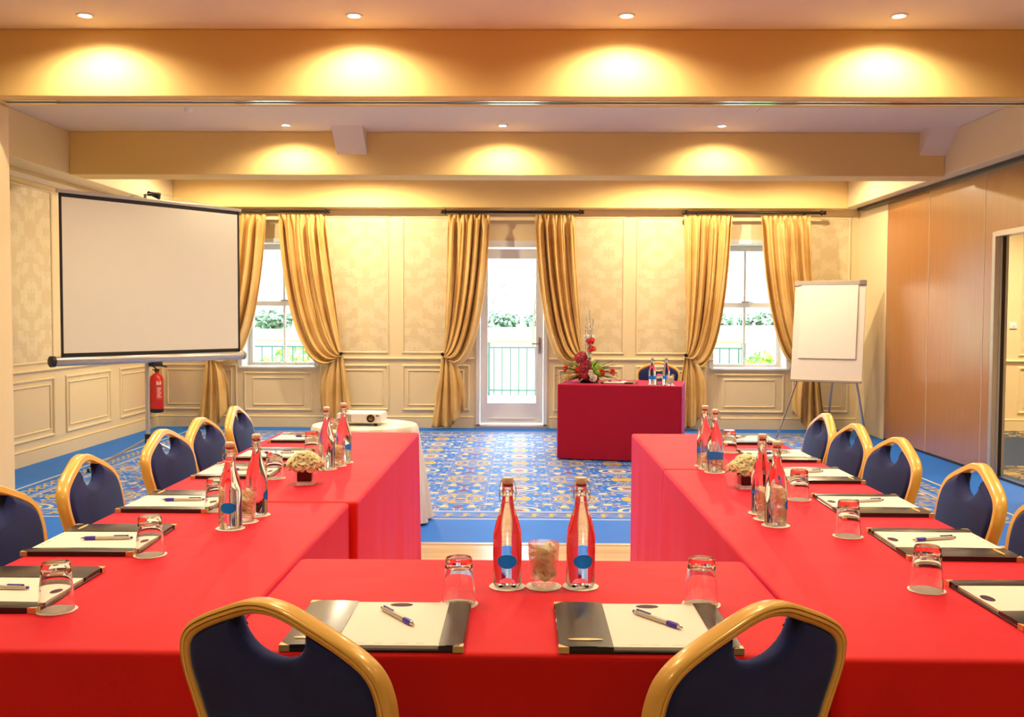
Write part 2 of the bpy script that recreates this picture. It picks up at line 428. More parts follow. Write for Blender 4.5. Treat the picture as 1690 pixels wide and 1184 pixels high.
# right-hand partition ---------------------------------------------------
struct('wall_right', MB().box(XR, XR+.1, 11.2, YB, 0, ZS), paint)
def partition_panel(y0, y1, z0=.02, extra=None):
    m_ = MB().box(XR, XR+.09, y0+.006, y1-.006, z0, ZS-.02, bev=.003)
    return m_
DY0, DY1 = 7.55, 8.62     # door opening
b = MB()
for y0, y1 in ((10.05, 11.2), (8.85, 10.05)): b.box(XR, XR+.09, y0+.006, y1-.006, .02, ZS-.02, bev=.003)
b.box(XR, XR+.09, DY1+.05, 8.844, .02, ZS-.02).box(XR, XR+.09, DY0-.05, DY1+.05, 2.14, ZS-.02).box(XR, XR+.09, 6.22, DY0-.05, .02, ZS-.02)
struct('wall_partition', b, veneer)
struct('trim_16', MB().box(XR-.002, XR+.02, 10.046, 10.054, .02, ZS-.02).box(XR-.002, XR+.02, 8.846, 8.854, .02, ZS-.02)
       .box(XR-.002, XR+.02, 11.198, 11.206, .02, ZS-.02), simple('pale_edge_strip', (.75, .62, .45), .4))
struct('door_2', MB().box(XR-.015, XR+.105, DY1, DY1+.055, 0, 2.14).box(XR-.015, XR+.105, DY0-.055, DY0, 0, 2.14)
       .box(XR-.015, XR+.105, DY0, DY1, 2.10, 2.145).box(XR+.03, XR+.06, DY1-.012, DY1, 0, 2.10), alu)
struct('trim_17', MB().box(XR+.045, XR+.075, DY1-.014, DY1-.006, 0, 2.10).box(XR-.01, XR+.05, DY1+.06, DY1+.11, 0, .10)
       .box(XR-.004, XR+.02, 6.22, 11.2, 0, .02), black_m)

# windows ----------------------------------------------------------------
def sash_window(n, x0, x1):
    g = MB(); y = YB+.33; t = .05
    g.box(x0+.005, x1-.005, y-.02, y+.06, ZSL+.023, ZSL+.06).box(x0+.005, x1-.005, y-.02, y+.06, ZT-.07, ZT-.005)
    g.box(x0+.005, x0+t, y-.019, y+.059, ZSL+.06, ZT-.07).box(x1-t, x1-.005, y-.019, y+.059, ZSL+.06, ZT-.07)
    zm = 1.545; xc = (x0+x1)/2
    g.box(x0+t, x1-t, y-.012, y+.045, zm-.035, zm+.025); g.box(xc-.013, xc+.013, y-.005, y+.03, ZSL+.06, zm-.035).box(xc-.013, xc+.013, y-.005, y+.03, zm+.025, ZT-.07)
    g.box(x0-.03, x1+.03, YB-.035, y, ZSL-.002, ZSL+.022, bev=.006)
    g.box(x0-.05, x0, YB-.016, YB, ZSL+.02, ZT+.05).box(x1, x1+.05, YB-.016, YB, ZSL+.02, ZT+.05).box(x0, x1, YB-.016, YB, ZT, ZT+.05)
    g.box(x0, x0+.004, YB, y, ZSL, ZT).box(x1-.004, x1, YB, y, ZSL, ZT).box(x0, x1, YB, y, ZT-.004, ZT)
    o = struct('window_%d' % n, g, white_p)
    MB().box(x0+t, x1-t, y+.008, y+.012, ZSL+.05, ZT-.06).build('pane', pane_m, o)
    MB().box(xc-.04, xc+.05, y-.03, y-.01, zm+.025, zm+.045, bev=.004).box(xc+.05, xc+.10, y-.035, y-.025, zm+.028, zm+.04).build('latch', steel, o)
    return o
sash_window(1, *W1); sash_window(2, *W3)
g = MB(); y = YB+.02; x0, x1 = DR
g.box(x0, x0+.045, YB-.02, YB+.3, 0, ZT).box(x1-.045, x1, YB-.02, YB+.3, 0, ZT).box(x0, x1, YB-.02, YB+.3, ZT-.05, ZT+.03).box(x0, x1, YB-.02, YB+.3, 0, .045)
l0, l1 = x0+.05, x1-.05
g.box(l0, l0+.09, y, y+.05, .06, 2.22).box(l1-.09, l1, y, y+.05, .06, 2.22).box(l0+.09, l1-.09, y+.001, y+.049, 2.10, 2.22).box(l0+.09, l1-.09, y+.001, y+.049, .06, .31)
g.box(l0+.1, l1-.1, y-.01, y+.0005, .11, .125)
o = struct('door_1', g, white_p)
MB().box(l0+.09, l1-.09, y+.02, y+.026, .31, 2.10).build('pane', pane_m, o)
MB().box(l1-.06, l1-.03, y-.012, y, .93, 1.13, bev=.004).tube([(l1-.045, y-.01, 1.05), (l1-.045, y-.05, 1.05), (l1-.14, y-.055, 1.05)], .008).build('door_handle', steel, o)
struct('trim_18', MB().box(x0, x1, YB-.06, YB-.02, 0, .03), alu)
# ceiling hatch and small sensor
tag(MB().box(1.93, 2.46, 7.95, 8.3, ZC-.012, ZC, bev=.003).box(1.96, 2.43, 7.98, 8.27, ZC-.016, ZC-.011).build('ceiling_vent', ceil_m),
    'small rectangular flush vent panel in the ceiling behind the front beam', 'vent')
tag(MB().lathe([(.0, -.03), (.02, -.028), (.03, -.01), (.035, 0)], 20, M=T(-2.79, 8.2, ZC)).build('smoke_detector', white_p),
    'tiny white round detector on the ceiling above the projection screen', 'detector')
tag(MB().box(5.98, 6.07, YB-.014, YB, 1.26, 1.34, bev=.004).box(6.005, 6.045, YB-.02, YB-.013, 1.285, 1.315).build('light_switch', white_p),
    'white square light switch on the cream wall seen through the partition doorway', 'light switch')

# ================================================================ lamps
def spot(x, y, z, power, deg, blend, col=WARM, r=.03, parent=None, aim=None):
    l = bpy.data.lights.new('lamp', 'SPOT'); l.energy = power; l.color = col; l.spot_size = math.radians(deg); l.spot_blend = blend
    l.shadow_soft_size = r; o = link(bpy.data.objects.new('lamp', l)); o.location = (x, y, z); o.parent = parent
    if aim: o.rotation_euler = Vector(aim).to_track_quat('-Z', 'Y').to_euler()
    return o
pos_names = ['leftmost', 'second from the left', 'second from the right', 'rightmost']
def downlight(x, y, label, power, group, deg=158, blend=.6, aim=None):
    t = thing('downlight', label, 'ceiling light', (x, y, ZC), 0, group)
    MB().lathe([(.033, -.002), (.036, -.006), (.046, -.006), (.05, 0)], 28).build('trim_ring', white_p, t)
    MB().lathe([(0, -.0045), (.02, -.004), (.033, -.0015)], 24).build('lamp_face', lamp_e, t)
    spot(0, 0, -.03, power, deg, blend, r=.025, parent=t, aim=aim)
    return t
for i, x in enumerate((-2.51, -.97, .58, 2.12)):
    downlight(x, 5.66, '%s of the four glowing downlights in front of the front beam' % pos_names[i], P_WASH, 'downlights in front of the front beam')
for i, x in enumerate((-2.14, -.19, 1.77)):
    downlight(x, 8.88, '%s of the three small downlights between the two far beams' % ('left', 'middle', 'right')[i], P_WASH, 'downlights before the second beam')
for x in (-3.5, -1.9, 1.75, 3.2):
    spot(x, 11.0, ZC-.03, P_WASH*(3.4 if abs(x) < 3 else 1.3), 174, .3, r=.03)
for x in (-1.6, 1.6): spot(x, .5, ZC-.03, 110, 130, 1.0, r=.10)  # unseen fill lamps added to brighten the front chairs
for y in (2.7, 4.3):
    for x in (-2.9, -1.0, 1.0, 2.9): spot(x, y, ZC-.03, P_NEAR*.5, 130, 1.0, r=.10)
for y in (7.2, 10.4):
    for x in (-2.6, -1.0, 1.0, 3.0): spot(x, y, ZC-.03, P_FILL*(.78 if y < 8 else .6), 150, 1.0, r=.06)  # unseen fill lamps added to lift the far bays and the screen
for x, y in ((5.6, 10.9), (6.4, 8.5)): spot(x, y, ZC-.03, P_FILL*3.4, 150, 1.0, r=.06)  # unseen lamps added to light the next room

# ================================================================ outside
tag(MB().box(-12, 14, YB+.4, 17.7, -.12, -.02).build('deck', simple('pale_decking', (.62, .60, .56), .6, var=.05)), kind='structure')
def ground(u, v):
    x = -220+440*u; y = 17.7+v*v*420
    return (x, y, -.6-min(v*6, 1)*1.2+math.sin(x*.02)*v*1.0+v*.9)
gm = Mat('field_grass'); gm.col(gm.mix(gm.noise(scale=.08, detail=4), (.12, .20, .05), (.20, .26, .09))); gm.set(Roughness=.9)
struct('ground', MB().grid(ground, 40, 40), gm.m)
hand = simple('red_brown_handrail', (.42, .14, .07), .5); post_m = simple('dark_green_iron', (.02, .06, .05), .4)
def railing(x0, y0, x1, y1, label, n):
    t = thing('deck_railing', label, 'railing', (x0, y0, -.02)); L = math.hypot(x1-x0, y1-y0); M = Matrix.Rotation(math.atan2(y1-y0, x1-x0), 4, 'Z')
    MB().box(0, L, -.06, .06, .94, .99, bev=.01, M=M).build('handrail', hand, t)
    MB().box(0, L, -.02, .02, .84, .87, M=M).box(0, L, -.02, .02, .08, .11, M=M).build('rail', post_m, t)
    for k in range(n):
        q = (k+.5)/n*L; MB().box(q-.011, q+.011, -.011, .011, .0, .86, M=M).build('baluster', post_m, t)
    for q in (0, L*.36, L): MB().box(q-.035, q+.035, -.035, .035, 0, .95, M=M).build('post', post_m, t)
railing(-6.2, 17.4, -2.9, 17.4, 'dark railing with red brown handrail outside the left window', 18)
railing(-2.2, 17.4, 2.2, 17.4, 'dark railing with red brown handrail outside the glass door', 30)
railing(2.9, 17.4, 3.9, 17.4, 'short straight dark railing outside the right window, left of the shrub', 6)
railing(4.2, 14.8, 6.6, 17.4, 'dark railing running at a slant outside the right window', 20)
def foliage(name, label, cat, loc, rad, n, mats, trunk=0, seed=1, group=None, leaf=.06, bare=False):
    rn = random.Random(seed); t = thing(name, label, cat, loc, 0, group); mb = MB()
    for _ in range(n):
        d = Vector((rn.gauss(0, 1), rn.gauss(0, 1), rn.gauss(0, 1))).normalized()*(rn.random()**.35)
        p = Vector((d.x*rad[0], d.y*rad[1], d.z*rad[2]+trunk+rad[2]))
        M = Matrix.Translation(p) @ Matrix.Rotation(rn.random()*6.3, 4, Vector((rn.random(), rn.random(), rn.random())).normalized())
        s_ = leaf*(.6+rn.random()*.8)
        mb.add([(-s_, 0, 0), (0, -s_*.5, s_*.1), (s_, 0, 0), (0, s_*.5, s_*.1)], [(0, 1, 2, 3)], rn.randrange(len(mats)), False, M)
    mb.build('foliage', mats, t)
    st = MB()
    for _ in range(6):
        a = rn.random()*6.3; st.tube([(0, 0, 0), (math.cos(a)*rad[0]*.2, math.sin(a)*rad[1]*.2, trunk+rad[2]*.5), (math.cos(a)*rad[0]*.7, math.sin(a)*rad[1]*.7, trunk+rad[2]*1.5)], [.05+trunk*.03, .03+trunk*.02, .01], 6)
    st.build('stem', twig, t)
foliage('garden_shrub', 'leafy green shrub outside the right window beside the railing', 'shrub', (4.05, 16.6, -.02), (.42, .35, .42), 900, [leaf_l, lime], 0, 3, leaf=.055)
foliage('garden_shrub', 'yellow green shrub outside the left window behind the railing', 'shrub', (-4.35, 18.6, -.7), (.8, .5, .65), 900, [leaf_l, lime], .2, 4, leaf=.07)
def bare_tree(x, y, h, seed, label):
    rn = random.Random(seed); mb = MB()
    def br(p, d, L, r, k):
        q = p+d*L; mb.tube([p, (p+q)/2+Vector((rn.gauss(0, .03), 0, rn.gauss(0, .02)))*L, q], [r, r*.8, r*.6], 5)
        if k > 0:
            for _ in range(3): br(q, (d+Vector((rn.gauss(0, .45), rn.gauss(0, .45), rn.gauss(.1, .25)))).normalized(), L*.68, r*.55, k-1)
    br(Vector((0, 0, 0)), Vector((0, 0, 1)), h*.34, h*.022, 5)
    o = mb.build('bare_tree', simple('bark', (.16, .13, .11), .8)); o.location = (x, y, -1.6)
    tag(o, label, 'tree', 'bare trees beyond the railing')
bare_tree(-9.4, 34, 9, 5, 'tall bare tree seen through the upper pane of the left window')
bare_tree(-16.5, 47, 8, 6, 'second bare tree at the left edge of the left window')
bare_tree(-3.6, 95, 8, 8, 'small bare tree far out in the field, left in the glass door')
bare_tree(1.0, 90, 9, 9, 'small bare tree far out in the field, right in the glass door')
bare_tree(17.5, 60, 8, 11, 'bare tree beyond the field, right in the right window')
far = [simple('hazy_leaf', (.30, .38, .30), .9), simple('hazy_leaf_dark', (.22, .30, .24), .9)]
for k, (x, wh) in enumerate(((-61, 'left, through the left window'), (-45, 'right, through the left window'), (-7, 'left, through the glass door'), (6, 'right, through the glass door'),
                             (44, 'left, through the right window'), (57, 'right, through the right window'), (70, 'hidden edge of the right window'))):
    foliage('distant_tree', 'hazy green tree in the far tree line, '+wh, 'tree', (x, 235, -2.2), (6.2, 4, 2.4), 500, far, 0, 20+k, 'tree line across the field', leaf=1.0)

# ================================================================ curtains
def curtain(xo, xi, tie, label, seed, cut=None):
    t = thing('curtain', label, 'curtain', (tie, 11.96, 0), 0); rn = random.Random(seed)
    N = 5.0; ph = rn.random()*6; y0 = 11.96; sg = 1 if xi > xo else -1; ZTOP = 2.615; zt = .905
    jit = [rn.uniform(-.3, .3) for _ in range(40)]
    def fold(u, k): return math.sin(2*PI*(N*u)+ph+jit[int(u*9)]*0+1.1*math.sin(u*7+k*2.0+ph))
    def upper(u, v):
        s_ = v; xt = xo+(xi-xo)*u
        po = (xo, xo+(tie-xo)*.25, tie+(xo-tie)*.12, tie-sg*.015); pi_ = (xi, xi+(tie-xi)*.08, xi+(tie-xi)*.36, tie+sg*.02)
        uu = u**1.0
        zo = (ZTOP, 2.0, 1.4, zt+.03); zi = (ZTOP, 1.55, .50, zt-.04)
        x = bez(po, s_)*(1-uu)+bez(pi_, s_)*uu; z = bez(zo, s_)*(1-uu)+bez(zi, s_)*uu
        head = max(0, (z-2.48)/.13)
        A = (.050+.022*math.sin(s_*PI))*(1-s_)**.35*(.75+.35*math.sin(u*9+ph))+.007
        d = (fold(u, s_)+.38*math.sin(2*PI*N*2.3*u+ph*2+s_*1.5)+.16*math.sin(2*PI*N*4.1*u+ph+s_*4))*A
        if head > 0: d = d*(1-head)+(.022*math.sin(2*PI*N*2*u+ph))*head
        x += .010*math.cos(2*PI*N*u+ph)*(1-s_)
        d += -.035*math.sin(uu*PI)*s_
        return (x-tie, min(d-.02*s_, .12), z)
    def lower(u, v):
        s_ = v; spread = .09+.28*s_**.8
        zb = .015 if u < .58 else .015+(u-.58)/.42*.22
        x = tie+sg*(-.04-.13*s_+u*spread*1.08); z = zt+.01+(zb-zt)*s_
        if u > .55: x += sg*.06*math.sin(s_*PI)*(u-.55)*2
        A = .008+.040*s_**.6
        return (x-tie, (math.sin(2*PI*3.2*u+ph*1.3+.8*math.sin(3*s_))+.4*math.sin(2*PI*7.1*u+ph+s_*2))*A-.02-.03*(u > .55)*math.sin(s_*PI)*(u-.55)*2, z)
    a = MB().grid(upper, 110, 54).build('drape', [gold_cloth, lining], t); b_ = MB().grid(lower, 60, 26).build('tail', [gold_cloth, lining], t)
    for q in (a, b_):
        md = q.modifiers.new('thick', 'SOLIDIFY'); md.thickness = .006; md.offset = 0
    tb = MB()
    tb.tube([(-.03, .05, zt), (-.035, -.03, zt-.005), (0, -.062, zt-.012), (.035, -.03, zt-.005), (.03, .05, zt)], .011, 8)
    tb.build('tieback', gold_cloth, t)
    MB().lathe([(0, 0), (.018, .003), (.022, .012), (.01, .02), (.008, .16)], 16, M=T(-sg*.03, -.08, zt+.02, 0, -PI/2)).build('holdback', dark_iron, t)
def K(px): return (px-863)/135.3
curtain(K(352), K(438), K(345), 'gold curtain behind the right edge of the projection screen', 1)
curtain(K(537), K(459), K(560), 'tied back gold curtain right of the left window', 2)
curtain(K(739), K(808), K(735), 'tied back gold curtain left of the glass door', 3)
curtain(K(947), K(881), K(958), 'tied back gold curtain right of the glass door, behind the flowers', 4)
curtain(K(1127), K(1206), K(1134), 'tied back gold curtain left of the right window', 5)
curtain(K(1331), K(1251), K(1340), 'gold curtain right of the right window, partly behind the flipchart', 6)
def rod(x0, x1, label):
    t = thing('curtain_rod', label, 'curtain rod', ((x0+x1)/2, 11.93, 2.648), 0); h = (x1-x0)/2
    MB().tube([(-h, 0, 0), (h, 0, 0)], .017, 14).build('pole', dark_iron, t)
    for s_ in (-1, 1):
        MB().lathe([(0, 0), (.03, .004), (.034, .02), (.02, .034), (.026, .05), (.02, .065), (0, .07)], 18, M=T(s_*h, 0, 0, 0, 0, s_*PI/2)).build('finial', dark_iron, t)
        MB().tube([(s_*(h-.14), 0, 0), (s_*(h-.14), .21, 0)], .012, 8).build('bracket', dark_iron, t)
rod(K(352), K(537), 'dark curtain rod above the left window, beside the screen')
rod(K(737), K(953), 'dark curtain rod above the glass door')
rod(K(1131), K(1347), 'dark curtain rod above the right window')

# ================================================================ tables and cloths
def draped(name, x0, x1, y0, y1, H, mat, label, obstacles=(), seed=0, M=None, fold=.012, r=.012, group=None, cat='tablecloth', flare=.01, flat=()):
    rn = random.Random(seed); ph = [rn.random()*6.28 for _ in range(6)]
    # perimeter
    P = []; nr = .022
    def side(ax, ay, bx, by, nx, ny):
        L = math.hypot(bx-ax, by-ay); n = max(6, int(L/.03))
        for k in range(n): t = k/n; P.append((ax+(bx-ax)*t, ay+(by-ay)*t, nx, ny, L*t, L))
    def corner(cx, cy, a0):
        for k in range(4): a = a0+PI/2*(k/4); P.append((cx+nr*math.cos(a), cy+nr*math.sin(a), math.cos(a), math.sin(a), 0, 1))
    side(x0+nr, y0, x1-nr, y0, 0, -1); corner(x1-nr, y0+nr, -PI/2)
    side(x1, y0+nr, x1, y1-nr, 1, 0); corner(x1-nr, y1-nr, 0)
    side(x1-nr, y1, x0+nr, y1, 0, 1); corner(x0+nr, y1-nr, PI/2)
    side(x0, y1-nr, x0, y0+nr, -1, 0); corner(x0+nr, y0+nr, PI)
    rings = [(-.020, H), (-r, H), (-r*.4, H-.0015), (0, H-r*.5), (.001, H-r*1.2)]
    nz = 22
    for k in range(1, nz+1): rings.append((None, H-r-(H-r-.012)*k/nz))
    v = []; n = len(P); acc = [0]
    for i in range(n): acc.append(acc[-1]+math.hypot(P[(i+1) % n][0]-P[i][0], P[(i+1) % n][1]-P[i][1]))
    for off, z in rings:
        for i, (px, py, nx, ny, l, L) in enumerate(P):
            if off is not None: d = off
            else:
                k = (H-z)/H; s_ = acc[i]
                wv = math.sin(s_*7+ph[0])+.6*math.sin(s_*13.3+ph[1]+k)+.35*math.sin(s_*23+ph[2])
                d = (.001+flare*k+fold*k**.8*(wv*.5+.1)) if (round(nx), round(ny)) not in flat else 0.0
            qx, qy = px+nx*d, py+ny*d
            if z < .53:
                for (ox, oy, orz, hx, yb, yf) in obstacles:
                    for _ in range(60):
                        dx, dy = qx-ox, qy-oy; c, s2 = math.cos(-orz), math.sin(-orz)
                        lx, ly = dx*c-dy*s2, dx*s2+dy*c
                        if abs(lx) < hx and yb < ly < yf: qx -= nx*.01; qy -= ny*.01
                        else: break
            v.append((qx, qy, z))
    f = []
    for j in range(len(rings)-1):
        for i in range(n): f.append((j*n+i, j*n+(i+1) % n, (j+1)*n+(i+1) % n, (j+1)*n+i))
    mb = MB().add(v, f, 0, True, M)
    mb.add(v[:n], [tuple(range(n))], 0, False, M)
    o = mb.build(name, mat)
    return tag(o, label, cat, group)
def table(x0, x1, y0, y1, label, M=None, H=.735, along='y', lx=None):
    t = thing('conference_table', label, 'table', (0, 0, 0))
    if M is not None: t.matrix_world = M
    MB().box(x0+.012, x1-.012, y0+.012, y1-.012, H-.03, H-.002).build('tabletop', simple('ply', (.4, .25, .12), .6), t)
    cx = (x0+x1)/2 if lx is None else lx; cy = (y0+y1)/2
    ends = [(cx, y0+.25), (cx, y1-.25)] if along == 'y' else [(x0+.12, cy+.12), (x1-.12, cy+.12)]
    for q in ends: MB().tube([(q[0], q[1], 0.0), (q[0], q[1], H-.03)], .018, 10).build('leg', black_m, t)
# chairs: (x, y, rotation)
CH = [(-.373, 1.70, -.50), (.350, 1.70, .60),
      (-1.395, 2.68, -PI/2-.05), (-1.39, 3.29, -PI/2+.04), (-1.39, 4.02, -PI/2-.06), (-1.39, 4.50, -PI/2-.02), (-1.40, 5.08, -PI/2+.05),
      (1.39, 2.66, PI/2+.03), (1.39, 3.20, PI/2-.05), (1.39, 3.88, PI/2+.05), (1.39, 4.38, PI/2+.02), (1.40, 4.86, PI/2-.05)]
OB = [(x, y, r_, .235, -.05, .45) for x, y, r_ in CH]
draped('tablecloth', -1.345, -.601, 1.862, 3.383, .74, red, 'bright red tablecloth on the nearer half of the left table row', OB, 1, flat=((0, 1),))
draped('tablecloth', -1.345, -.577, 3.392, 5.447, .74, red, 'bright red tablecloth on the far half of the left table row, under the flower cube', OB, 2, flat=((0, -1),))
draped('tablecloth', -.594, .592, 1.862, 2.60, .74, red, 'bright red tablecloth on the front cross table between the two rows', OB, 3, flat=((1, 0), (-1, 0)))
draped('tablecloth', .600, 1.343, 1.850, 4.165, .74, red, 'bright red tablecloth on the nearer half of the right table row', OB, 4, flat=((0, 1),))
draped('tablecloth', .606, 1.343, 4.175, 5.447, .74, red, 'bright red tablecloth on the far end of the right table row', OB, 5, flat=((0, -1),))
table(-1.335, -.61, 1.87, 3.375, 'conference table under the red cloth, left row nearer half', lx=-.86)
table(-1.335, -.587, 3.40, 5.437, 'conference table under the red cloth, left row far half', lx=-.86)
table(-.585, .583, 1.872, 2.59, 'conference table under the red cloth, front cross table', along='x')
table(.61, 1.333, 1.86, 4.155, 'conference table under the red cloth, right row nearer half', lx=.86)
table(.616, 1.333, 4.185, 5.437, 'conference table under the red cloth, right row far end', lx=.86)
MP = T(.335, 9.50, 0, math.radians(-11.5))
draped('tablecloth', 0, 1.19, 0, .80, .735, crimson, 'deep crimson tablecloth on the presenter table under the flower arrangement', ((.90, 1.02, PI, .235, -.05, .45),), 6, M=MP, fold=.004, flare=.0)
table(.01, 1.18, .01, .79, 'presenter table under the crimson cloth', M=MP, H=.73, along='x')

# round projector table
RT = (-1.07, 6.62, .655, .355)
def rcloth():
    v = []; f = []; n = 96; R = RT[3]; H = RT[2]
    rings = [(R*.5, H), (R-.02, H), (R-.005, H-.003), (R, H-.012)]+[(None, H-.02-(H-.035)*k/20) for k in range(21)]
    for r_, z in rings:
        for i in range(n):
            a = 2*PI*i/n
            q = r_ if r_ is not None else R+.002+(1-z/H)*.09+.022*(1-z/H)**.7*math.sin(a*13+.6*math.sin(3*a))
            v.append((q*math.cos(a), q*math.sin(a), z))
    for j in range(len(rings)-1):
        for i in range(n): f.append((j*n+i, j*n+(i+1) % n, (j+1)*n+(i+1) % n, (j+1)*n+i))
    f.append(tuple(range(n)))
    o = MB().add(v, f, 0, True).build('round_tablecloth', stripe_white); o.location = (RT[0], RT[1], 0)
    tag(o, 'white striped cloth draped over the small round projector table', 'tablecloth')
    t = thing('round_table', 'small round table under the white striped cloth', 'table', (RT[0], RT[1], 0))
    MB().lathe([(0, H-.025), (R-.01, H-.025), (R-.01, H-.002), (0, H-.002)], 40).build('tabletop', veneer, t)
    MB().lathe([(.17, 0), (.16, .02), (.025, .05), (.025, H-.025)], 20).build('leg', black_m, t)
rcloth()
def projector():
    t = thing('projector', 'white digital projector on the small round table', 'projector', (-1.085, 6.60, RT[2]), math.radians(-3))
    MB().box(-.148, .148, -.11, .12, .018, .085, bev=.012).build('case', white_p, t)
    g = MB()
    for i in range(6):
        for j in range(5): g.box(-.118+i*.012, -.110+i*.012, -.112, -.108, .03+j*.0095, .036+j*.0095)
    g.build('vent_grille', simple('vent_grey', (.25, .23, .2), .6), t)
    l = MB().lathe([(.026, 0), (.026, .012), (.021, .014), (.019, .006), (0, .004)], 24, M=T(.082, -.109, .052, 0, PI/2)).build('lens', [black_m], t)
    MB().lathe([(0, .012), (.012, .010), (.019, .006)], 20, M=T(.082, -.109, .052, 0, PI/2)).build('lens_glass', simple('lens_coating', (.25, .15, .06), .1, .4), l)
    MB().box(.118, .134, -.112, -.108, .066, .074).build('sensor', black_m, t)
    for x, y_ in ((-.11, -.08), (.11, -.08), (0, .09)): MB().lathe([(.012, 0), (.01, .02)], 10, M=T(x, y_, 0)).build('foot', black_m, t)
projector()

# ================================================================ chair
OUT = [(-.178, .42), (-.198, .56), (-.219, .69), (-.229, .750), (-.2275, .788), (-.217, .820), (-.193, .846), (-.152, .869), (-.10, .891), (-.045, .911), (0, .917)]
OUT = OUT+[(-a, b) for a, b in OUT[-2::-1]]
path = [Vector((p.x, p.y)) for p in spline([(a, b, 0) for a, b in OUT], 5)]
def nrm2(P, i):
    t = (P[min(i+1, len(P)-1)]-P[max(i-1, 0)]).normalized(); return Vector((-t.y, t.x))    # points outward
LEAN = .16
def back_pt(x, z, y): return Vector((x, y-(z-.42)*LEAN-max(0, z-.42)**2*.10, z))
def make_chair():
    t = thing('banquet_chair', 'chair', 'chair')
    fr = MB(); W_, D_ = .024, .036
    sec = [(0, -D_/2+.006), (.003, -D_/2+.001), (W_*.30, -D_/2-.001), (W_*.36, -D_/2+.003), (W_*.42, -D_/2-.001), (W_*.62, -D_/2-.001), (W_*.68, -D_/2+.003), (W_*.74, -D_/2-.001),
           (W_-.003, -D_/2+.001), (W_, -D_/2+.006), (W_, D_/2-.005), (W_-.004, D_/2), (.004, D_/2), (0, D_/2-.005)]
    v = []; f = []; k = len(sec)
    for i, p in enumerate(path):
        n = nrm2(path, i)
        for o_, y in sec:
            q = p+n*(o_-W_); v.append(back_pt(q.x, q.y, y))
    for i in range(len(path)-1):
        for j in range(k): f.append((i*k+j, i*k+(j+1) % k, (i+1)*k+(j+1) % k, (i+1)*k+j))
    f.append(tuple(range(k))); f.append(tuple((len(path)-1)*k+j for j in range(k)))
    fr.add(v, f, 0, True).build('back_frame', gold, t)
    # padded panel with the scooped hand hole
    inn = [p-nrm2(path, i)*(W_-.004) for i, p in enumerate(path)]
    inn = [p for p in inn if p.y > .50]
    SC, SD = .076, .062
    L = [p for p in inn if p.x < -SC]; R_ = [p for p in inn if p.x > SC]
    zl = L[-1].y
    scoop = [Vector((-SC*math.cos(a), zl-.002-SD*math.sin(a)**.75)) for a in [PI*k/16 for k in range(1, 16)]]
    loop = L+scoop+R_
    loop = [Vector((-.176, .47))]+loop+[Vector((.176, .47))]
    def inset(Q, d):
        out = []; n = len(Q)
        for i in range(n):
            a, b_, c = Q[i-1], Q[i], Q[(i+1) % n]
            n1 = (b_-a); n2 = (c-b_); n1 = Vector((n1.y, -n1.x)).normalized(); n2 = Vector((n2.y, -n2.x)).normalized()
            m_ = (n1+n2); m_ = m_.normalized() if m_.length > .2 else n1
            out.append(b_+m_*d)
        return out
    rings = []
    for d, y in ((.022, .026), (.012, .024), (.004, .016), (0, .006), (0, -.006), (.004, -.012), (.012, -.017), (.022, -.018)):
        rings.append([back_pt(p.x, p.y, y) for p in inset(loop, d)])
    n = len(loop); v = [p for r_ in rings for p in r_]; f = []
    for j in range(len(rings)-1):
        for i in range(n): f.append((j*n+i, j*n+(i+1) % n, (j+1)*n+(i+1) % n, (j+1)*n+i))
    inn2 = inset(loop, .022)
    from mathutils.geometry import tessellate_polygon
    tri = tessellate_polygon([[Vector((p.x, p.y, 0)) for p in inn2]])
    for a_, b_, c_ in tri: f.append((a_, b_, c_)); k0 = (len(rings)-1)*n; f.append((k0+a_, k0+c_, k0+b_))
    MB().add(v, f, 0, True).build('backrest', navy, t)
    MB().box(-.19, .19, .03, .41, .405, .465, bev=.02).build('seat', navy, t)
    MB().box(-.185, .185, .0, .40, .385, .41, bev=.004).build('seat_frame', gold, t)
    for s_ in (-1, 1):
        MB().tube([(s_*.168, .01, .43), (s_*.172, -.02, .25), (s_*.178, -.075, 0)], [.016, .015, .012], 10).build('leg', gold, t)
        MB().tube([(s_*.165, .37, .395), (s_*.17, .38, .2), (s_*.175, .395, 0)], [.015, .014, .011], 10).build('leg', gold, t)
    return t
chair0 = make_chair()
CL = ['navy chair with gold frame at the front left of the picture, seen from behind', 'navy chair with gold frame at the front right of the picture, seen from behind',
      'navy gold-framed chair cut by the left edge of the picture', 'second navy chair along the left row, beside the tripod leg', 'third navy chair along the left row, counted from the camera',
      'fourth navy chair along the left row, just behind the third', 'farthest navy chair of the left row, at the table end',
      'navy gold-framed chair cut by the right edge of the picture', 'second navy chair along the right row, below the partition doorway', 'third navy chair along the right row, counted from the camera',
      'fourth navy chair along the right row, in front of the flipchart', 'farthest navy chair of the right row, by the flipchart leg']
for i, (x, y, r_) in enumerate(CH):
    c = chair0 if i == 0 else copy_tree(chair0)
    c.location = (x, y, 0); c.rotation_euler.z = r_; c['label'] = CL[i]; c['group'] = 'navy banquet chairs'
pp = MP @ Vector((.90, 1.02, 0))
c = copy_tree(chair0); c.location = pp; c.rotation_euler.z = PI-.2; c['label'] = 'navy chair behind the crimson presenter table'; c['group'] = 'navy banquet chairs'

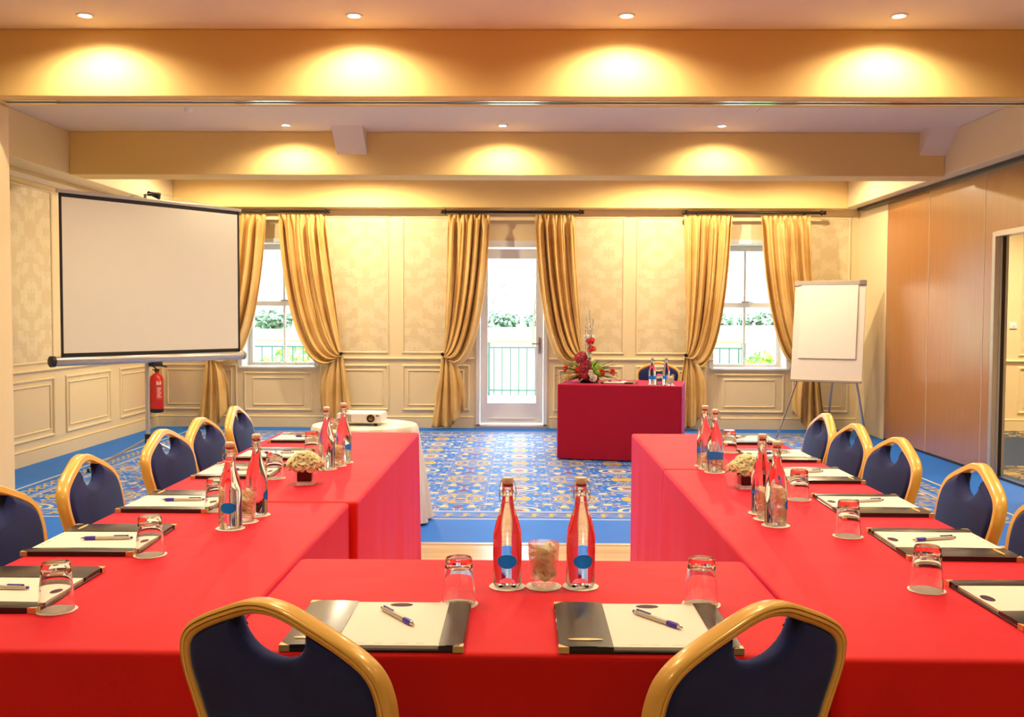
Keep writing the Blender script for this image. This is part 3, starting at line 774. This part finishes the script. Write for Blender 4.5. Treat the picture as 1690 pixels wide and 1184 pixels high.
# ================================================================ things on the tables
ZTB = .7405
def make_folder():
    t = thing('writing_folder', 'f', 'folder')
    MB().box(-.1775, .1775, -.15, .15, 0, .0045, bev=.0015).build('cover', leather, t)
    def sag(x0, x1, d):
        m_ = MB()
        def top(u, v): return (x0+(x1-x0)*u, -.148+.296*v, .0118+.0018*math.sin(u*PI)+.001*math.sin(v*PI))
        m_.grid(top, 8, 6).grid(lambda u, v: (top(u, v)[0], top(u, v)[1], top(u, v)[2]-.003), 8, 6)
        xe = x0 if d < 0 else x1
        m_.box(xe-(.0 if d < 0 else .003), xe+(.003 if d < 0 else 0), -.148, .148, .003, .0116)
        m_.box(x0, x1, -.148, -.145, .003, .0116).box(x0, x1, .145, .148, .003, .0116)
        return m_
    a = sag(-.1765, -.072, -1).build('pocket_flap', leather, t)
    MB().lathe([(0, 0), (1, 0)], 24, M=T(-.124, -.11, .0152) @ Matrix.Diagonal((.035, .006, 1, 1))).build('embossed_crest', brass, a)
    sag(.130, .1765, 1).build('side_flap', leather, t)
    for sx in (-1, 1):
        for sy in (-1, 1):
            MB().add([(sx*.1785, sy*.151, 0), (sx*.158, sy*.151, 0), (sx*.1785, sy*.132, 0), (sx*.1785, sy*.151, .0125), (sx*.158, sy*.151, .0125), (sx*.1785, sy*.132, .0125)],
                     [(0, 1, 2), (3, 5, 4), (0, 3, 4, 1), (0, 2, 5, 3), (1, 4, 5, 2)]).build('metal_corner', brass, t)
    return t
def make_pad():
    t = thing('notepad', 'p', 'notepad')
    MB().box(-.103, .143, -.143, .143, 0, .0065).build('paper', paper, t)
    MB().lathe([(0, 0), (1, 0)], 32, M=T(.026, .123, .0067) @ Matrix.Diagonal((.025, .0135, 1, 1))).build('oval_logo', purple, t)
    m_ = MB()
    for x0, w_ in ((-.04, .028), (.005, .018), (.045, .024), (.085, .02)):
        for k in range(int(w_/.003)): m_.box(x0+k*.003, x0+k*.003+.0018, -.132, -.130+(.001 if k % 3 else .002), .0065, .0066)
    m_.build('printed_line', grey_print, t)
    return t
def make_pen():
    t = thing('ballpoint_pen', 'pen', 'pen')   # lies along +y, tip at +y
    R9 = Matrix.Rotation(-PI/2, 4, 'X')
    MB().lathe([(0, -.068), (.0042, -.068), (.0055, -.05), (.0055, .028)], 14, M=R9 @ T()).build('barrel', silver_pl, t)
    MB().lathe([(.0055, .028), (.0062, .034), (.0060, .052), (.0052, .058)], 14, M=R9).build('grip', blue_pl, t)
    MB().lathe([(.0050, .058), (.0015, .070), (0, .071)], 14, M=R9).build('tip', chrome, t)
    MB().box(-.0018, .0018, -.060, -.022, .0058, .0078).box(-.0018, .0018, -.062, -.056, .003, .0078).lathe([(0, -.074), (.0034, -.073), (.0034, -.066)], 12, M=R9).build('clip', blue_pl, t)
    return t
f0, p0, n0 = make_folder(), make_pad(), make_pen()
first = {}
def place(proto, x, y, z, rz, label, group, rx=0):
    if proto.name not in first: first[proto.name] = 1; o = proto
    else: o = copy_tree(proto)
    o.location = (x, y, z); o.rotation_euler = (rx, 0, rz); o['label'] = label; o['group'] = group
    return o
# (x, y, rot, where, pen local x, y, angle)
PL = [(-.291, 2.017, 0, 'on the front table behind the left front chair', .030, .025, PI+.62),
      (.250, 2.017, 0, 'on the front table behind the right front chair', .035, .015, PI+.66),
      (-1.205, 2.27, -PI/2, 'on the left row, cut by the picture edge', .03, -.01, PI-.06),
      (-1.200, 2.775, -PI/2+.02, 'on the left row, second from the camera', .03, .02, PI+.08),
      (-1.185, 3.36, -PI/2, 'on the left row, third from the camera', .03, .02, PI+.08),
      (-1.165, 4.03, -PI/2, 'on the left row, fourth, before the third chair', .03, .03, PI+.1),
      (-1.150, 4.53, -PI/2, 'on the left row, fifth, behind the flower cube', .03, .02, PI+.1),
      (-1.150, 5.14, -PI/2, 'on the left row, farthest, at the table end', .02, .02, PI+.05),
      (1.185, 2.20, PI/2+.02, 'on the right row, cut by the picture edge', .01, -.02, .5),
      (1.190, 2.785, PI/2-.03, 'on the right row, second from the camera', .02, .01, .3),
      (1.195, 3.365, PI/2-.02, 'on the right row, third from the camera', .02, .01, .3),
      (1.190, 4.00, PI/2, 'on the right row, fourth, beside the flower cube', .02, .02, .3),
      (1.185, 4.56, PI/2, 'on the right row, fifth, between two chairs', .02, 0, .3),
      (1.175, 5.16, PI/2, 'on the right row, farthest, behind the far bottles', .01, .03, .9)]
for x, y, r_, wh, lx, ly, a in PL:
    place(f0, x, y, ZTB, r_, 'open dark leather writing folder '+wh, 'leather writing folders')
    place(p0, x, y, ZTB+.0046, r_, 'cream notepad in its folder '+wh, 'cream notepads')
    q = Matrix.Rotation(r_, 4, 'Z') @ Vector((lx, ly, 0))
    place(n0, x+q.x, y+q.y, ZTB+.0165, r_+a, 'blue and silver pen on the notepad '+wh, 'pens on the notepads')
q = MP @ Vector((.56, .30, 0))
place(f0, q.x, q.y, .736, math.radians(-11.5)+PI, 'open writing folder on the crimson presenter table', 'leather writing folders')
place(p0, q.x, q.y, .7406, math.radians(-11.5)+PI, 'notepad on the crimson presenter table', 'cream notepads')
place(n0, q.x-.04, q.y, .7525, 1.2, 'pen on the notepad of the presenter table', 'pens on the notepads')

def make_coaster():
    t = thing('paper_coaster', 'c', 'coaster'); v = []; n = 96; m_ = MB()
    def R(a): return .0425+.0013*abs(math.cos(a*4))
    rings = [(1, 0), (1, .0018), (.90, .0022), (.87, .0016), (.80, .0016), (.77, .0022), (.4, .002)]
    for k, z in rings:
        for i in range(n): a = 2*PI*i/n; v.append((R(a)*k*math.cos(a), R(a)*k*math.sin(a), z))
    f = [(j*n+i, j*n+(i+1) % n, (j+1)*n+(i+1) % n, (j+1)*n+i) for j in range(len(rings)-1) for i in range(n)]
    f.append(tuple(reversed(range(n)))); f.append(tuple((len(rings)-1)*n+i for i in range(n)))
    m_.add(v, f).build('disc', whitepaper, t)
    return t
c0 = make_coaster()
def tumbler_profile():
    # standing upright: base at z=0
    return [(0, 0), (.0275, 0), (.0300, .003), (.0308, .012), (.0325, .035), (.0362, .070), (.0375, .098), (.0378, .104),
            (.0368, .1045), (.0358, .098), (.0343, .070), (.0303, .036), (.0275, .024), (.020, .019), (0, .018)]
TG = MB().lathe(tumbler_profile(), 40).build('tumbler', glass)
TU = MB().lathe(tumbler_profile(), 40).build('mint_glass', thin_glass)
tag(TG, 't', 'tumbler'); tag(TU, 't', 'tumbler')
def make_bottle():
    t = thing('swing_top_bottle', 'b', 'bottle')
    MB().lathe([(0, .004), (.022, .0), (.031, .002), (.0345, .008), (.0345, .115), (.0335, .128), (.0295, .148), (.0225, .172), (.0165, .190), (.0135, .206),
                (.0125, .216), (.0122, .218), (0, .218)], 44).build('bottle_body', water, t)
    nk = MB().lathe([(.0122, .2182), (.0125, .224), (.0140, .226), (.0142, .232), (.0126, .235), (.0136, .240), (.0136, .245), (.0100, .2455), (.0098, .2182)], 32, closed=True).build('neck', glass, t)
    st = MB().lathe([(.0090, .247), (.0125, .2475), (.0140, .251), (.0140, .259), (.0125, .262), (0, .2625)], 24).build('stopper', ceramic, t)
    MB().lathe([(.0092, .2405), (.0118, .2452), (.0112, .247), (.0092, .247)], 20).build('gasket', rubber_o, st)
    wr = MB().tube([(.0150*math.cos(a), .0150*math.sin(a), .2285) for a in [2*PI*k/20 for k in range(21)]], .0009, 6)
    for s_ in (-1, 1):
        wr.tube(spline([(s_*.0155, -.002, .229), (s_*.0200, -.008, .222), (s_*.0195, -.007, .238), (s_*.0165, 0, .250), (s_*.0138, 0, .2545)], 5), .0010, 6)
        wr.tube(spline([(s_*.0155, .002, .229), (s_*.0195, -.010, .214), (s_*.010, -.0165, .206), (0, -.0175, .2045)], 5), .0010, 6)
    wr.build('wire_bail', steel, t)
    def lab(u, v):
        r_ = math.hypot(u*2-1, v*2-1); a = math.atan2(v*2-1, u*2-1); return u, v
    v_ = [(0, 0)]; m_ = MB(); pts = []; n = 36; R = .0349
    for k in (0, .35, .7, 1.0):
        for i in range(n):
            a = 2*PI*i/n; th = k*.72*math.cos(a); z = .066+k*.0165*math.sin(a)
            pts.append((R*math.sin(th), -R*math.cos(th), z))
    f = [(j*n+i, j*n+(i+1) % n, (j+1)*n+(i+1) % n, (j+1)*n+i) for j in range(3) for i in range(n)]
    m_.add(pts, f, 0, True).build('oval_label', label_b, t)
    return t
b0 = make_bottle()
def make_mint():
    rn = random.Random(5); m_ = MB(); v = []
    for i in range(9):
        for j in range(7):
            x = -.018+i*.0045; w_ = .0142*(1 if 1 < i < 7 else .75); a = 2*PI*j/7
            v.append((x, w_*math.cos(a)*(1+rn.uniform(-.12, .12)), w_*.42*math.sin(a)*(1+rn.uniform(-.2, .2))))
    f = [(i*7+j, i*7+(j+1) % 7, (i+1)*7+(j+1) % 7, (i+1)*7+j) for i in range(8) for j in range(7)]
    t = thing('wrapped_mint', 'm', 'sweet')
    m_.add(v, f+[tuple(range(7)), tuple(56+j for j in range(7))]).build('wrapper', wrapper, t)
    q = MB()
    for k in range(5): q.box(-.010+k*.0042, -.0085+k*.0042, -.003, .003, .0062, .0066)
    q.build('print', simple('brown_print', (.2, .12, .08), .5), t); return t
m0 = make_mint()
CO = {}
def coaster(x, y, wh, z=ZTB, r_=0): place(c0, x, y, z, r_, 'white paper coaster '+wh, 'paper coasters')
def tumbler(x, y, wh, up=False, z=ZTB):
    src = TU if up else TG; o = src if src.name not in first else src.copy()
    if src.name in first: sc.collection.objects.link(o)
    first[src.name] = 1
    o.location = (x, y, z+.0024+(0 if up else .1046)); o.rotation_euler = (0, 0, 0) if up else (PI, 0, random.random())
    o['label'] = ('clear tumbler filled with wrapped mints ' if up else 'upturned clear glass tumbler ')+wh; o['group'] = 'glass tumblers'
    coaster(x, y, 'under the '+('mints glass ' if up else 'tumbler ')+wh, z, random.random())
def bottle(x, y, wh, rz=0, z=ZTB):
    place(b0, x, y, z+.0024, rz, 'clear swing-top water bottle '+wh, 'swing-top water bottles')
    coaster(x, y, 'under the bottle '+wh, z, random.random())
def mints(x, y, wh, z=ZTB, n=14):
    tumbler(x, y, wh, True, z); rn = random.Random(int(x*1000))
    for k in range(n):
        lay = k//3; a = k*2.1+lay*.9+rn.random()*.4; rr = .0125+.001*lay
        o = place(m0, x+rr*math.cos(a), y+rr*math.sin(a), z+.030+lay*.0165, 0, ('lowest', 'lower', 'middle', 'upper', 'topmost')[min(lay, 4)]+' wrapped mint in the glass '+wh, 'wrapped mints')
        o.rotation_euler = (rn.uniform(-.9, .9), rn.uniform(-.7, .7), rn.random()*6.3)
for x, y, wh in ((-.142, 2.186, 'on the front table, left of the bottles'), (.405, 2.195, 'on the front table, right of the bottles'),
                 (-1.022, 2.119, 'at the left row place cut by the picture edge'), (-1.005, 2.617, 'at the second place of the left row'),
                 (-1.017, 3.229, 'behind the near bottle of the left row'), (-.988, 3.876, 'before the flower cube of the left row'), (-.985, 4.56, 'just behind the flower cube, left row'), (-.985, 5.13, 'at the farthest place of the left row'),
                 (.965, 2.326, 'at the nearest visible place of the right row'), (.967, 2.900, 'at the second place of the right row'),
                 (.986, 3.488, 'at the third place of the right row'), (.992, 4.705, 'beside the far pair of bottles, right row')):
    tumbler(x, y, wh)
bottle(-.035, 2.332, 'left of the glass of mints on the front table', .0)
bottle(.141, 2.337, 'right of the glass of mints on the front table', .15)
bottle(-.888, 2.953, 'nearest on the left row', .1); bottle(-.862, 3.154, 'behind the nearest one on the left row', 1.6)
bottle(-.827, 4.115, 'beside the flower cube, left row', 2.2); bottle(-.79, 4.305, 'farthest on the left row', 2.6)
bottle(.791, 3.046, 'nearest on the right row', 1.3); bottle(.792, 3.235, 'behind the nearest one on the right row', 2.5)
bottle(.805, 4.093, 'third along the right row, left of the flower cube', 3.0); bottle(.793, 4.262, 'farthest on the right row', 2.8)
mints(.052, 2.335, 'between the two bottles of the front table')
mints(-.872, 3.050, 'between the near bottles of the left row')
mints(-.803, 4.212, 'between the far bottles of the left row', n=12)
mints(.787, 3.140, 'between the near bottles of the right row')
mints(.796, 4.180, 'between the far bottles of the right row', n=9)
def onp(u, v): q = MP @ Vector((u, v, 0)); return q.x, q.y
x, y = onp(.90, .16); bottle(x, y, 'left one on the crimson presenter table', 3, .735)
x, y = onp(1.03, .22); bottle(x, y, 'right one on the crimson presenter table', 3, .735)
x, y = onp(.975, .08); tumbler(x, y, 'on the crimson presenter table', False, .735)
x, y = onp(1.08, .07); mints(x, y, 'on the crimson presenter table', .735, 12)

# ================================================================ flowers
def petal(mb, M, L, W_, curl, mi=0):
    def fn(u, v):
        a = (u-.5)*2; wv = math.sin(min(1, v*1.15+.12)*PI*.78)*W_
        return (a*wv, v*L*math.cos(curl*v)-.0+abs(a)*0, (math.sin(curl*v)*L*v)+a*a*wv*.45-abs(a)*.0)
    mb.grid(fn, 4, 5, mi, True, M)
def rose_mesh(R, seed, layers=5):
    rn = random.Random(seed); m_ = MB()
    for l in range(layers):
        n = 3+l; tilt = 1.45-l*(1.35/layers)
        for k in range(n):
            a = 2*PI*(k/n)+l*.7+rn.uniform(-.15, .15)
            M = Matrix.Rotation(a, 4, 'Z') @ T(0, .08*R+l*.05*R, -.1*R) @ Matrix.Rotation(tilt+rn.uniform(-.1, .1), 4, 'X')
            petal(m_, M, R*(.62+.10*l)*rn.uniform(.92, 1.05), R*(.42+.065*l), -.80+rn.uniform(-.15, .15))
    return m_
def leafm(m_, M, L, W_, mi=0):
    m_.grid(lambda u, v: ((u-.5)*2*W_*math.sin(min(1, .05+v)*PI*.97)**.8, v*L, -.25*L*v*v+abs(u-.5)*W_*.6), 4, 6, mi, True, M)
RN = ['at the top centre', 'on the left shoulder', 'on the right shoulder', 'at the far left', 'at the far right', 'at the back', 'low in front, left', 'low in front, right']
def flower_cube(cx_, cy_, side, seed):
    z = ZTB
    v = thing('cube_vase', 'square clear glass vase with black inner lining on the %s table row' % side, 'vase', (cx_, cy_, z), .06, 'cube vases')
    s_ = .036
    gl = MB()
    gl.box(-s_, s_, -s_, s_, 0, .008, bev=.0015)
    for q in ((-s_, s_, -s_, -s_+.0035), (-s_, s_, s_-.0035, s_), (-s_, -s_+.0035, -s_, s_), (s_-.0035, s_, -s_, s_)): gl.box(q[0], q[1], q[2], q[3], .0085, .072)
    gl.build('glass_wall', thin_glass, v)
    i_ = .0275; MB().box(-i_, i_, -i_, i_, .012, .068, bev=.002).build('lining', black_m, v)
    rn = random.Random(seed)
    top = z+.085
    spots = [(0, -.012, .035), (-.032, -.018, .018), (.032, -.016, .020), (-.040, .02, .012), (.040, .02, .014), (.0, .03, .028), (-.012, -.036, .008), (.020, -.036, .006)]
    for k, (dx, dy, dz) in enumerate(spots):
        t = thing('cream_rose', 'cream rose %s in the cube vase of the %s row' % (RN[k], side), 'flower', (cx_+dx, cy_+dy, top+dz-.004), 0, 'cream roses of the %s row' % side)
        t.rotation_euler = (-dy*-14 if False else dy*-13, dx*13, 0)
        rose_mesh(.036, seed*10+k).build('petals', petal_w, t)
        MB().tube([(0, 0, -.006), (-dx*.3, -dy*.3, -.03)], .002, 6).build('stem', leaf_m, t)
    lv = MB()
    for k in range(16):
        a = 2*PI*k/16+rn.random()*.2; leafm(lv, Matrix.Translation((cx_+.02*math.cos(a), cy_+.02*math.sin(a), top-.010)) @ Matrix.Rotation(a-PI/2, 4, 'Z') @ Matrix.Rotation(rn.uniform(-.25, .35), 4, 'X'), rn.uniform(.045, .07), .009, rn.randrange(2))
    tag(lv.build('leaf_sprig', [leaf_m, leaf_l]), 'dark green leaves under the cream roses of the %s row' % side, 'leaves')
flower_cube(-.838, 3.755, 'left', 3); flower_cube(.853, 3.725, 'right', 4)

def arrangement():
    ox, oy = onp(.265, .30); z = .736
    bw = thing('flower_bowl', 'low black bowl holding the tall arrangement on the presenter table', 'bowl', (ox, oy, z))
    MB().lathe([(.07, 0), (.085, .004), (.105, .03), (.10, .05), (.085, .048), (.08, .03), (0, .028)], 30).build('bowl', black_m, bw)
    sx = lambda px: (px-863)/1620*9.78
    def at(px, py, dy=0): Y = oy+dy; return Vector(((px-863)/1620*Y, Y, 1.39-(py-522.8)/1620*Y))
    O = Vector((ox, oy, z+.05))
    def head(px, py, R, mat, nm, lab, dy=0, seed=0, tilt=None, lay=5):
        p = at(px, py, dy); t = thing(nm, lab, 'flower', p); d = (p-O).normalized()+Vector((0, -.9, .1)); t.rotation_euler = d.to_track_quat('Z', 'Y').to_euler()
        rose_mesh(R, seed, lay).build('petals', mat, t)
        M = t.matrix_basis.inverted() if False else None
        inv = (Matrix.Translation(p) @ d.to_track_quat('Z', 'Y').to_matrix().to_4x4()).inverted()
        pts = [inv @ q for q in (p-d.normalized()*.01, (p*.5+O*.5)+Vector((0, 0, .03)), O)]
        MB().tube(spline(pts, 4), .0025, 6).build('stem', leaf_m, t)
    W = ' in the arrangement on the presenter table'
    head(968.5, 555, .030, petal_ww, 'white_flower', 'white flower at the top left'+W, 0, 1); head(976.5, 556, .030, petal_ww, 'white_flower', 'white flower at the top right'+W, .02, 2)
    head(974, 561.5, .038, petal_r, 'red_carnation', 'topmost red carnation'+W, -.02, 3); head(977, 575, .034, petal_r, 'red_carnation', 'second red carnation from the top'+W, -.01, 4)
    head(972, 586, .028, petal_ww, 'white_flower', 'white flower halfway down the stem'+W, 0, 5); head(976, 595, .024, petal_ww, 'white_flower', 'small white flower above the lime blooms'+W, 0, 6)
    head(958.5, 588, .050, petal_c, 'crimson_bloom', 'dark crimson bloom on the upper left'+W, 0, 7, lay=7)
    head(967, 604, .052, petal_c, 'crimson_bloom', 'large dark crimson bloom at the centre'+W, -.06, 8, lay=7); head(964, 616, .045, petal_c, 'crimson_bloom', 'lowest dark crimson bloom above the bowl'+W, -.09, 9, lay=7)
    head(932.5, 608, .026, petal_r, 'red_carnation', 'red carnation at the far left tip'+W, 0, 10); head(953, 611, .030, petal_r, 'red_carnation', 'red carnation left of the crimson blooms'+W, -.05, 11)
    head(994, 615, .034, petal_r, 'red_carnation', 'red carnation on the right over the foliage'+W, -.05, 12); head(1012, 614, .032, petal_r, 'red_carnation', 'red carnation at the far right tip'+W, 0, 13)
    head(974.5, 616, .034, petal_ww, 'white_rose', 'white rose at the centre'+W, -.10, 14); head(980, 625, .034, petal_ww, 'white_rose', 'white rose lowest at the bowl rim'+W, -.12, 15)
    head(980, 604, .050, lime, 'lime_chrysanthemum', 'upper lime green bloom'+W, -.04, 16, lay=7); head(988, 611, .046, lime, 'lime_chrysanthemum', 'lower lime green bloom'+W, -.05, 17, lay=7)
    rn = random.Random(2)
    for k, (px, py) in enumerate(((967, 522), (972, 512), (979, 527), (975, 535), (966, 535))):
        p = at(px, py, rn.uniform(-.03, .03)); m_ = MB(); pts = spline([O, (O+p)/2+Vector((rn.uniform(-.02, .02), 0, 0)), p], 8); m_.tube(pts, .0022, 5)
        for q in pts[8:]:
            for _ in range(2): m_.lathe([(0, -.008), (.005, -.003), (.005, .003), (0, .008)], 6, 1, Matrix.Translation(q+Vector((rn.uniform(-.009, .009), 0, rn.uniform(-.01, .01)))))
        tag(m_.build('willow_twig', [twig, petal_ww]), 'budding willow twig rising from the presenter table arrangement', 'twig', 'willow twigs')
    fo = MB()
    for k in range(150):
        a = rn.uniform(0, 2*PI); el = rn.uniform(-.1, .8); L = rn.uniform(.06, .17)*(1.3 if abs(math.cos(a)) > .7 else .8)
        d = Vector((math.cos(a)*math.cos(el), math.sin(a)*math.cos(el)*.6, math.sin(el)))
        b_ = O+d*rn.uniform(.02, .16); b_.z = max(b_.z, z+.05)
        leafm(fo, Matrix.Translation(b_) @ d.to_track_quat('Y', 'Z').to_matrix().to_4x4(), L, rn.uniform(.006, .014), rn.randrange(2))
    tag(fo.build('foliage', [leaf_m, leaf_l]), 'green foliage spreading low around the blooms on the presenter table', 'foliage', kind='stuff')
arrangement()

# ================================================================ projection screen
def proj_screen():
    A = Vector((-3.72, 7.86, 0)); B = Vector((-2.69, 9.30, 0)); c = (A+B)/2; L = (B-A).length; a = math.atan2(B.y-A.y, B.x-A.x)
    t = thing('projection_screen', 'large tripod projection screen by the left wall', 'projection screen', (c.x, c.y, 0), a)
    z0, z1 = 1.045, 2.365; h = L/2
    MB().box(-h+.02, h-.02, -.001, .001, z0+.03, z1-.03).build('screen_fabric', screen_m, t)
    MB().box(-h, -h+.022, -.002, .002, z0, z1).box(h-.022, h, -.002, .002, z0, z1).box(-h, h, -.002, .002, z0-.02, z0+.03).box(-h, h, -.002, .002, z1-.03, z1).build('black_border', black_m, t)
    MB().box(-h-.02, h+.02, -.012, .012, z1, z1+.03, bev=.005).build('top_bar', alu, t)
    cs = MB().lathe([(.036, -h-.05), (.040, -h-.045), (.040, h+.035), (.036, h+.04)], 24, M=T(0, .02, z0-.035, 0, 0, PI/2)).build('roller_case', alu, t)
    MB().lathe([(0, -h-.085), (.034, -h-.085), (.045, -h-.078), (.045, -h-.048), (.038, -h-.046)], 24, M=T(0, .02, z0-.035, 0, 0, PI/2)).build('end_cap', black_m, cs)
    MB().lathe([(.038, h+.036), (.043, h+.038), (.043, h+.06), (.03, h+.066), (0, h+.066)], 24, M=T(0, .02, z0-.035, 0, 0, PI/2)).build('end_cap', simple('grey_cap', (.35, .33, .30), .4), cs)
    MB().tube([(-.06, .075, .13), (-.06, .075, 1.3)], .019, 12).build('stand_pole', alu, t)
    MB().tube([(-.06, .075, 1.2), (-.06, .075, 2.44)], .012, 10).build('extension_pole', steel, t)
    MB().tube([(-.02, .09, 2.46), (.03, -.005, 2.41)], .016, 8).box(-.03, .06, .02, .09, 2.43, 2.46).build('top_hook', black_m, t)
    MB().tube([(-.25, 0, 2.40), (0, .02, 2.455), (.55, 0, 2.40)], .0022, 5).build('bail_wire', steel, t)
    MB().box(-.05, .05, .0, .10, z0-.11, z0-.07, bev=.008).tube([(.04, .08, z0-.10), (.14, .08, z0-.12)], .008, 8).build('bracket', black_m, t)
    MB().lathe([(.026, .22), (.026, .34)], 14, M=T(-.06, .075, 0)).build('collar', black_m, t)
    Rm = Matrix.Rotation(-a, 4, 'Z')
    for fx, fy in ((-.52, -.02), (.34, .40), (.20, -.52)):
        q = Rm @ Vector((fx, fy, 0)); q += Vector((-.06, .075, 0)); qq = Vector((-.06, .075, .30))
        lg = MB().tube([qq, (q.x, q.y, .012)], .012, 8).build('leg', alu, t)
        MB().lathe([(.015, 0), (.015, .03)], 10, M=T(q.x, q.y, 0)).build('rubber_foot', black_m, lg)
proj_screen()

# ================================================================ flipchart
def flipchart():
    BL = Vector((3.09, 11.35, .665)); BR = Vector((3.80, 11.02, .665)); ux = (BR-BL).normalized(); back = Vector((-ux.y, ux.x, 0)); 
    Hh = 1.17; lean = .215; up = (back*lean+Vector((0, 0, 1))).normalized(); nn = ux.cross(up)   # nn points to the front
    M = Matrix((( ux.x, -nn.x, up.x, (BL.x+BR.x)/2), (ux.y, -nn.y, up.y, (BL.y+BR.y)/2), (ux.z, -nn.z, up.z, .665), (0, 0, 0, 1)))
    W2 = (BR-BL).length/2
    t = thing('flipchart_easel', 'white flipchart easel standing by the cream wall at the right', 'flipchart', ((BL.x+BR.x)/2, (BL.y+BR.y)/2, 0))
    Mi = Matrix.Translation(-Vector(t.location)) @ M
    MB().box(-W2, W2, 0, .018, 0, Hh, M=Mi, bev=.004).build('board', board_m, t)
    MB().box(-W2+.0, W2, -.012, .02, Hh-.05, Hh+.005, M=Mi, bev=.006).box(-W2-.006, -W2+.04, -.014, .022, Hh-.055, Hh+.008, M=Mi).build('clamp_bar', simple('grey_clamp', (.42, .38, .32), .4), t)
    MB().box(W2-.07, W2+.006, -.018, .022, Hh-.052, Hh+.008, M=Mi, bev=.004).build('clamp_end', simple('grey_end', (.20, .18, .16), .4), t)
    MB().box(-W2, W2, -.02, .02, -.012, .008, M=Mi).build('bottom_ledge', steel, t)
    base = Vector(t.location)
    for p, q in ((M @ Vector((-W2+.07, .03, .0)), Vector((2.94, 11.33, .01))), (M @ Vector((W2-.06, .03, .0)), Vector((3.92, 11.20, .01))), (M @ Vector((.12, .04, .9)), Vector((3.70, 11.92, .01)))):
        MB().tube([p-base, q-base], .012, 10).lathe([(.016, 0), (.016, .03)], 10, M=Matrix.Translation(q-base-Vector((0, 0, .01)))).build('leg', steel, t)
    pd = thing('flipchart_pad', 'blank cream paper pad hanging on the white flipchart', 'paper pad', (0, 0, 0)); pd.matrix_world = M
    def sheet(y): return lambda u, v: (-W2+.075+(2*W2-.155)*u, y-.004*math.sin(v*PI)-.002*v, Hh-.05-(Hh-.31)*v)
    MB().grid(sheet(-.012), 8, 16).grid(sheet(-.0005-.0015), 8, 16).build('sheet', whitepaper, pd)
flipchart()

# ================================================================ fire extinguisher
def extinguisher():
    t = thing('fire_extinguisher', 'red fire extinguisher hanging on the left wall near the corner', 'fire extinguisher', (XL+.11, 11.86, .20))
    rd = simple('extinguisher_red', (.62, .02, .02), .3)
    MB().lathe([(.06, 0), (.078, .01), (.08, .03)], 28).lathe([(.08, .03), (.08, .05)], 28).build('base', black_m, t)
    MB().lathe([(.08, .05), (.08, .40), (.07, .44), (.04, .47), (.02, .48), (.018, .50)], 28).build('cylinder', rd, t)
    MB().box(-.02, .02, -.03, .05, .50, .53, bev=.004).tube([(0, 0, .53), (.0, -.11, .57)], .009, 8).tube([(0, 0, .51), (0, -.12, .53)], .007, 8).build('handle', black_m, t)
    MB().tube(spline([(0, .04, .51), (-.02, .10, .50), (-.01, .11, .35), (0, .10, .12)], 6), .010, 8).build('hose', black_m, t)
    def lb(u, v): a = -1.35+1.5*u; return (.0808*math.cos(a), .0808*math.sin(a), .16+.24*v)
    lbl = MB().grid(lb, 12, 8).build('label_panel', simple('label_red', (.70, .05, .05), .4), t)
    tx = MB()
    def strip(a0, a1, z0, z1): tx.grid(lambda u, v: (.0814*math.cos(a0+(a1-a0)*u), .0814*math.sin(a0+(a1-a0)*u), z0+(z1-z0)*v), 4, 1)
    strip(-1.25, -.55, .345, .355); strip(-1.25, -1.05, .355, .385); strip(-.95, -.85, .355, .385); strip(-.75, -.55, .355, .385)
    for k in range(7): strip(-1.2+.05*(k % 2), -.5-.1*(k % 3), .30-k*.018, .307-k*.018)
    tx.build('label_print', simple('label_cream', (.85, .75, .55), .5), lbl)
    MB().box(-.105, -.07, -.03, .03, .30, .36).build('wall_bracket', steel, t)
extinguisher()
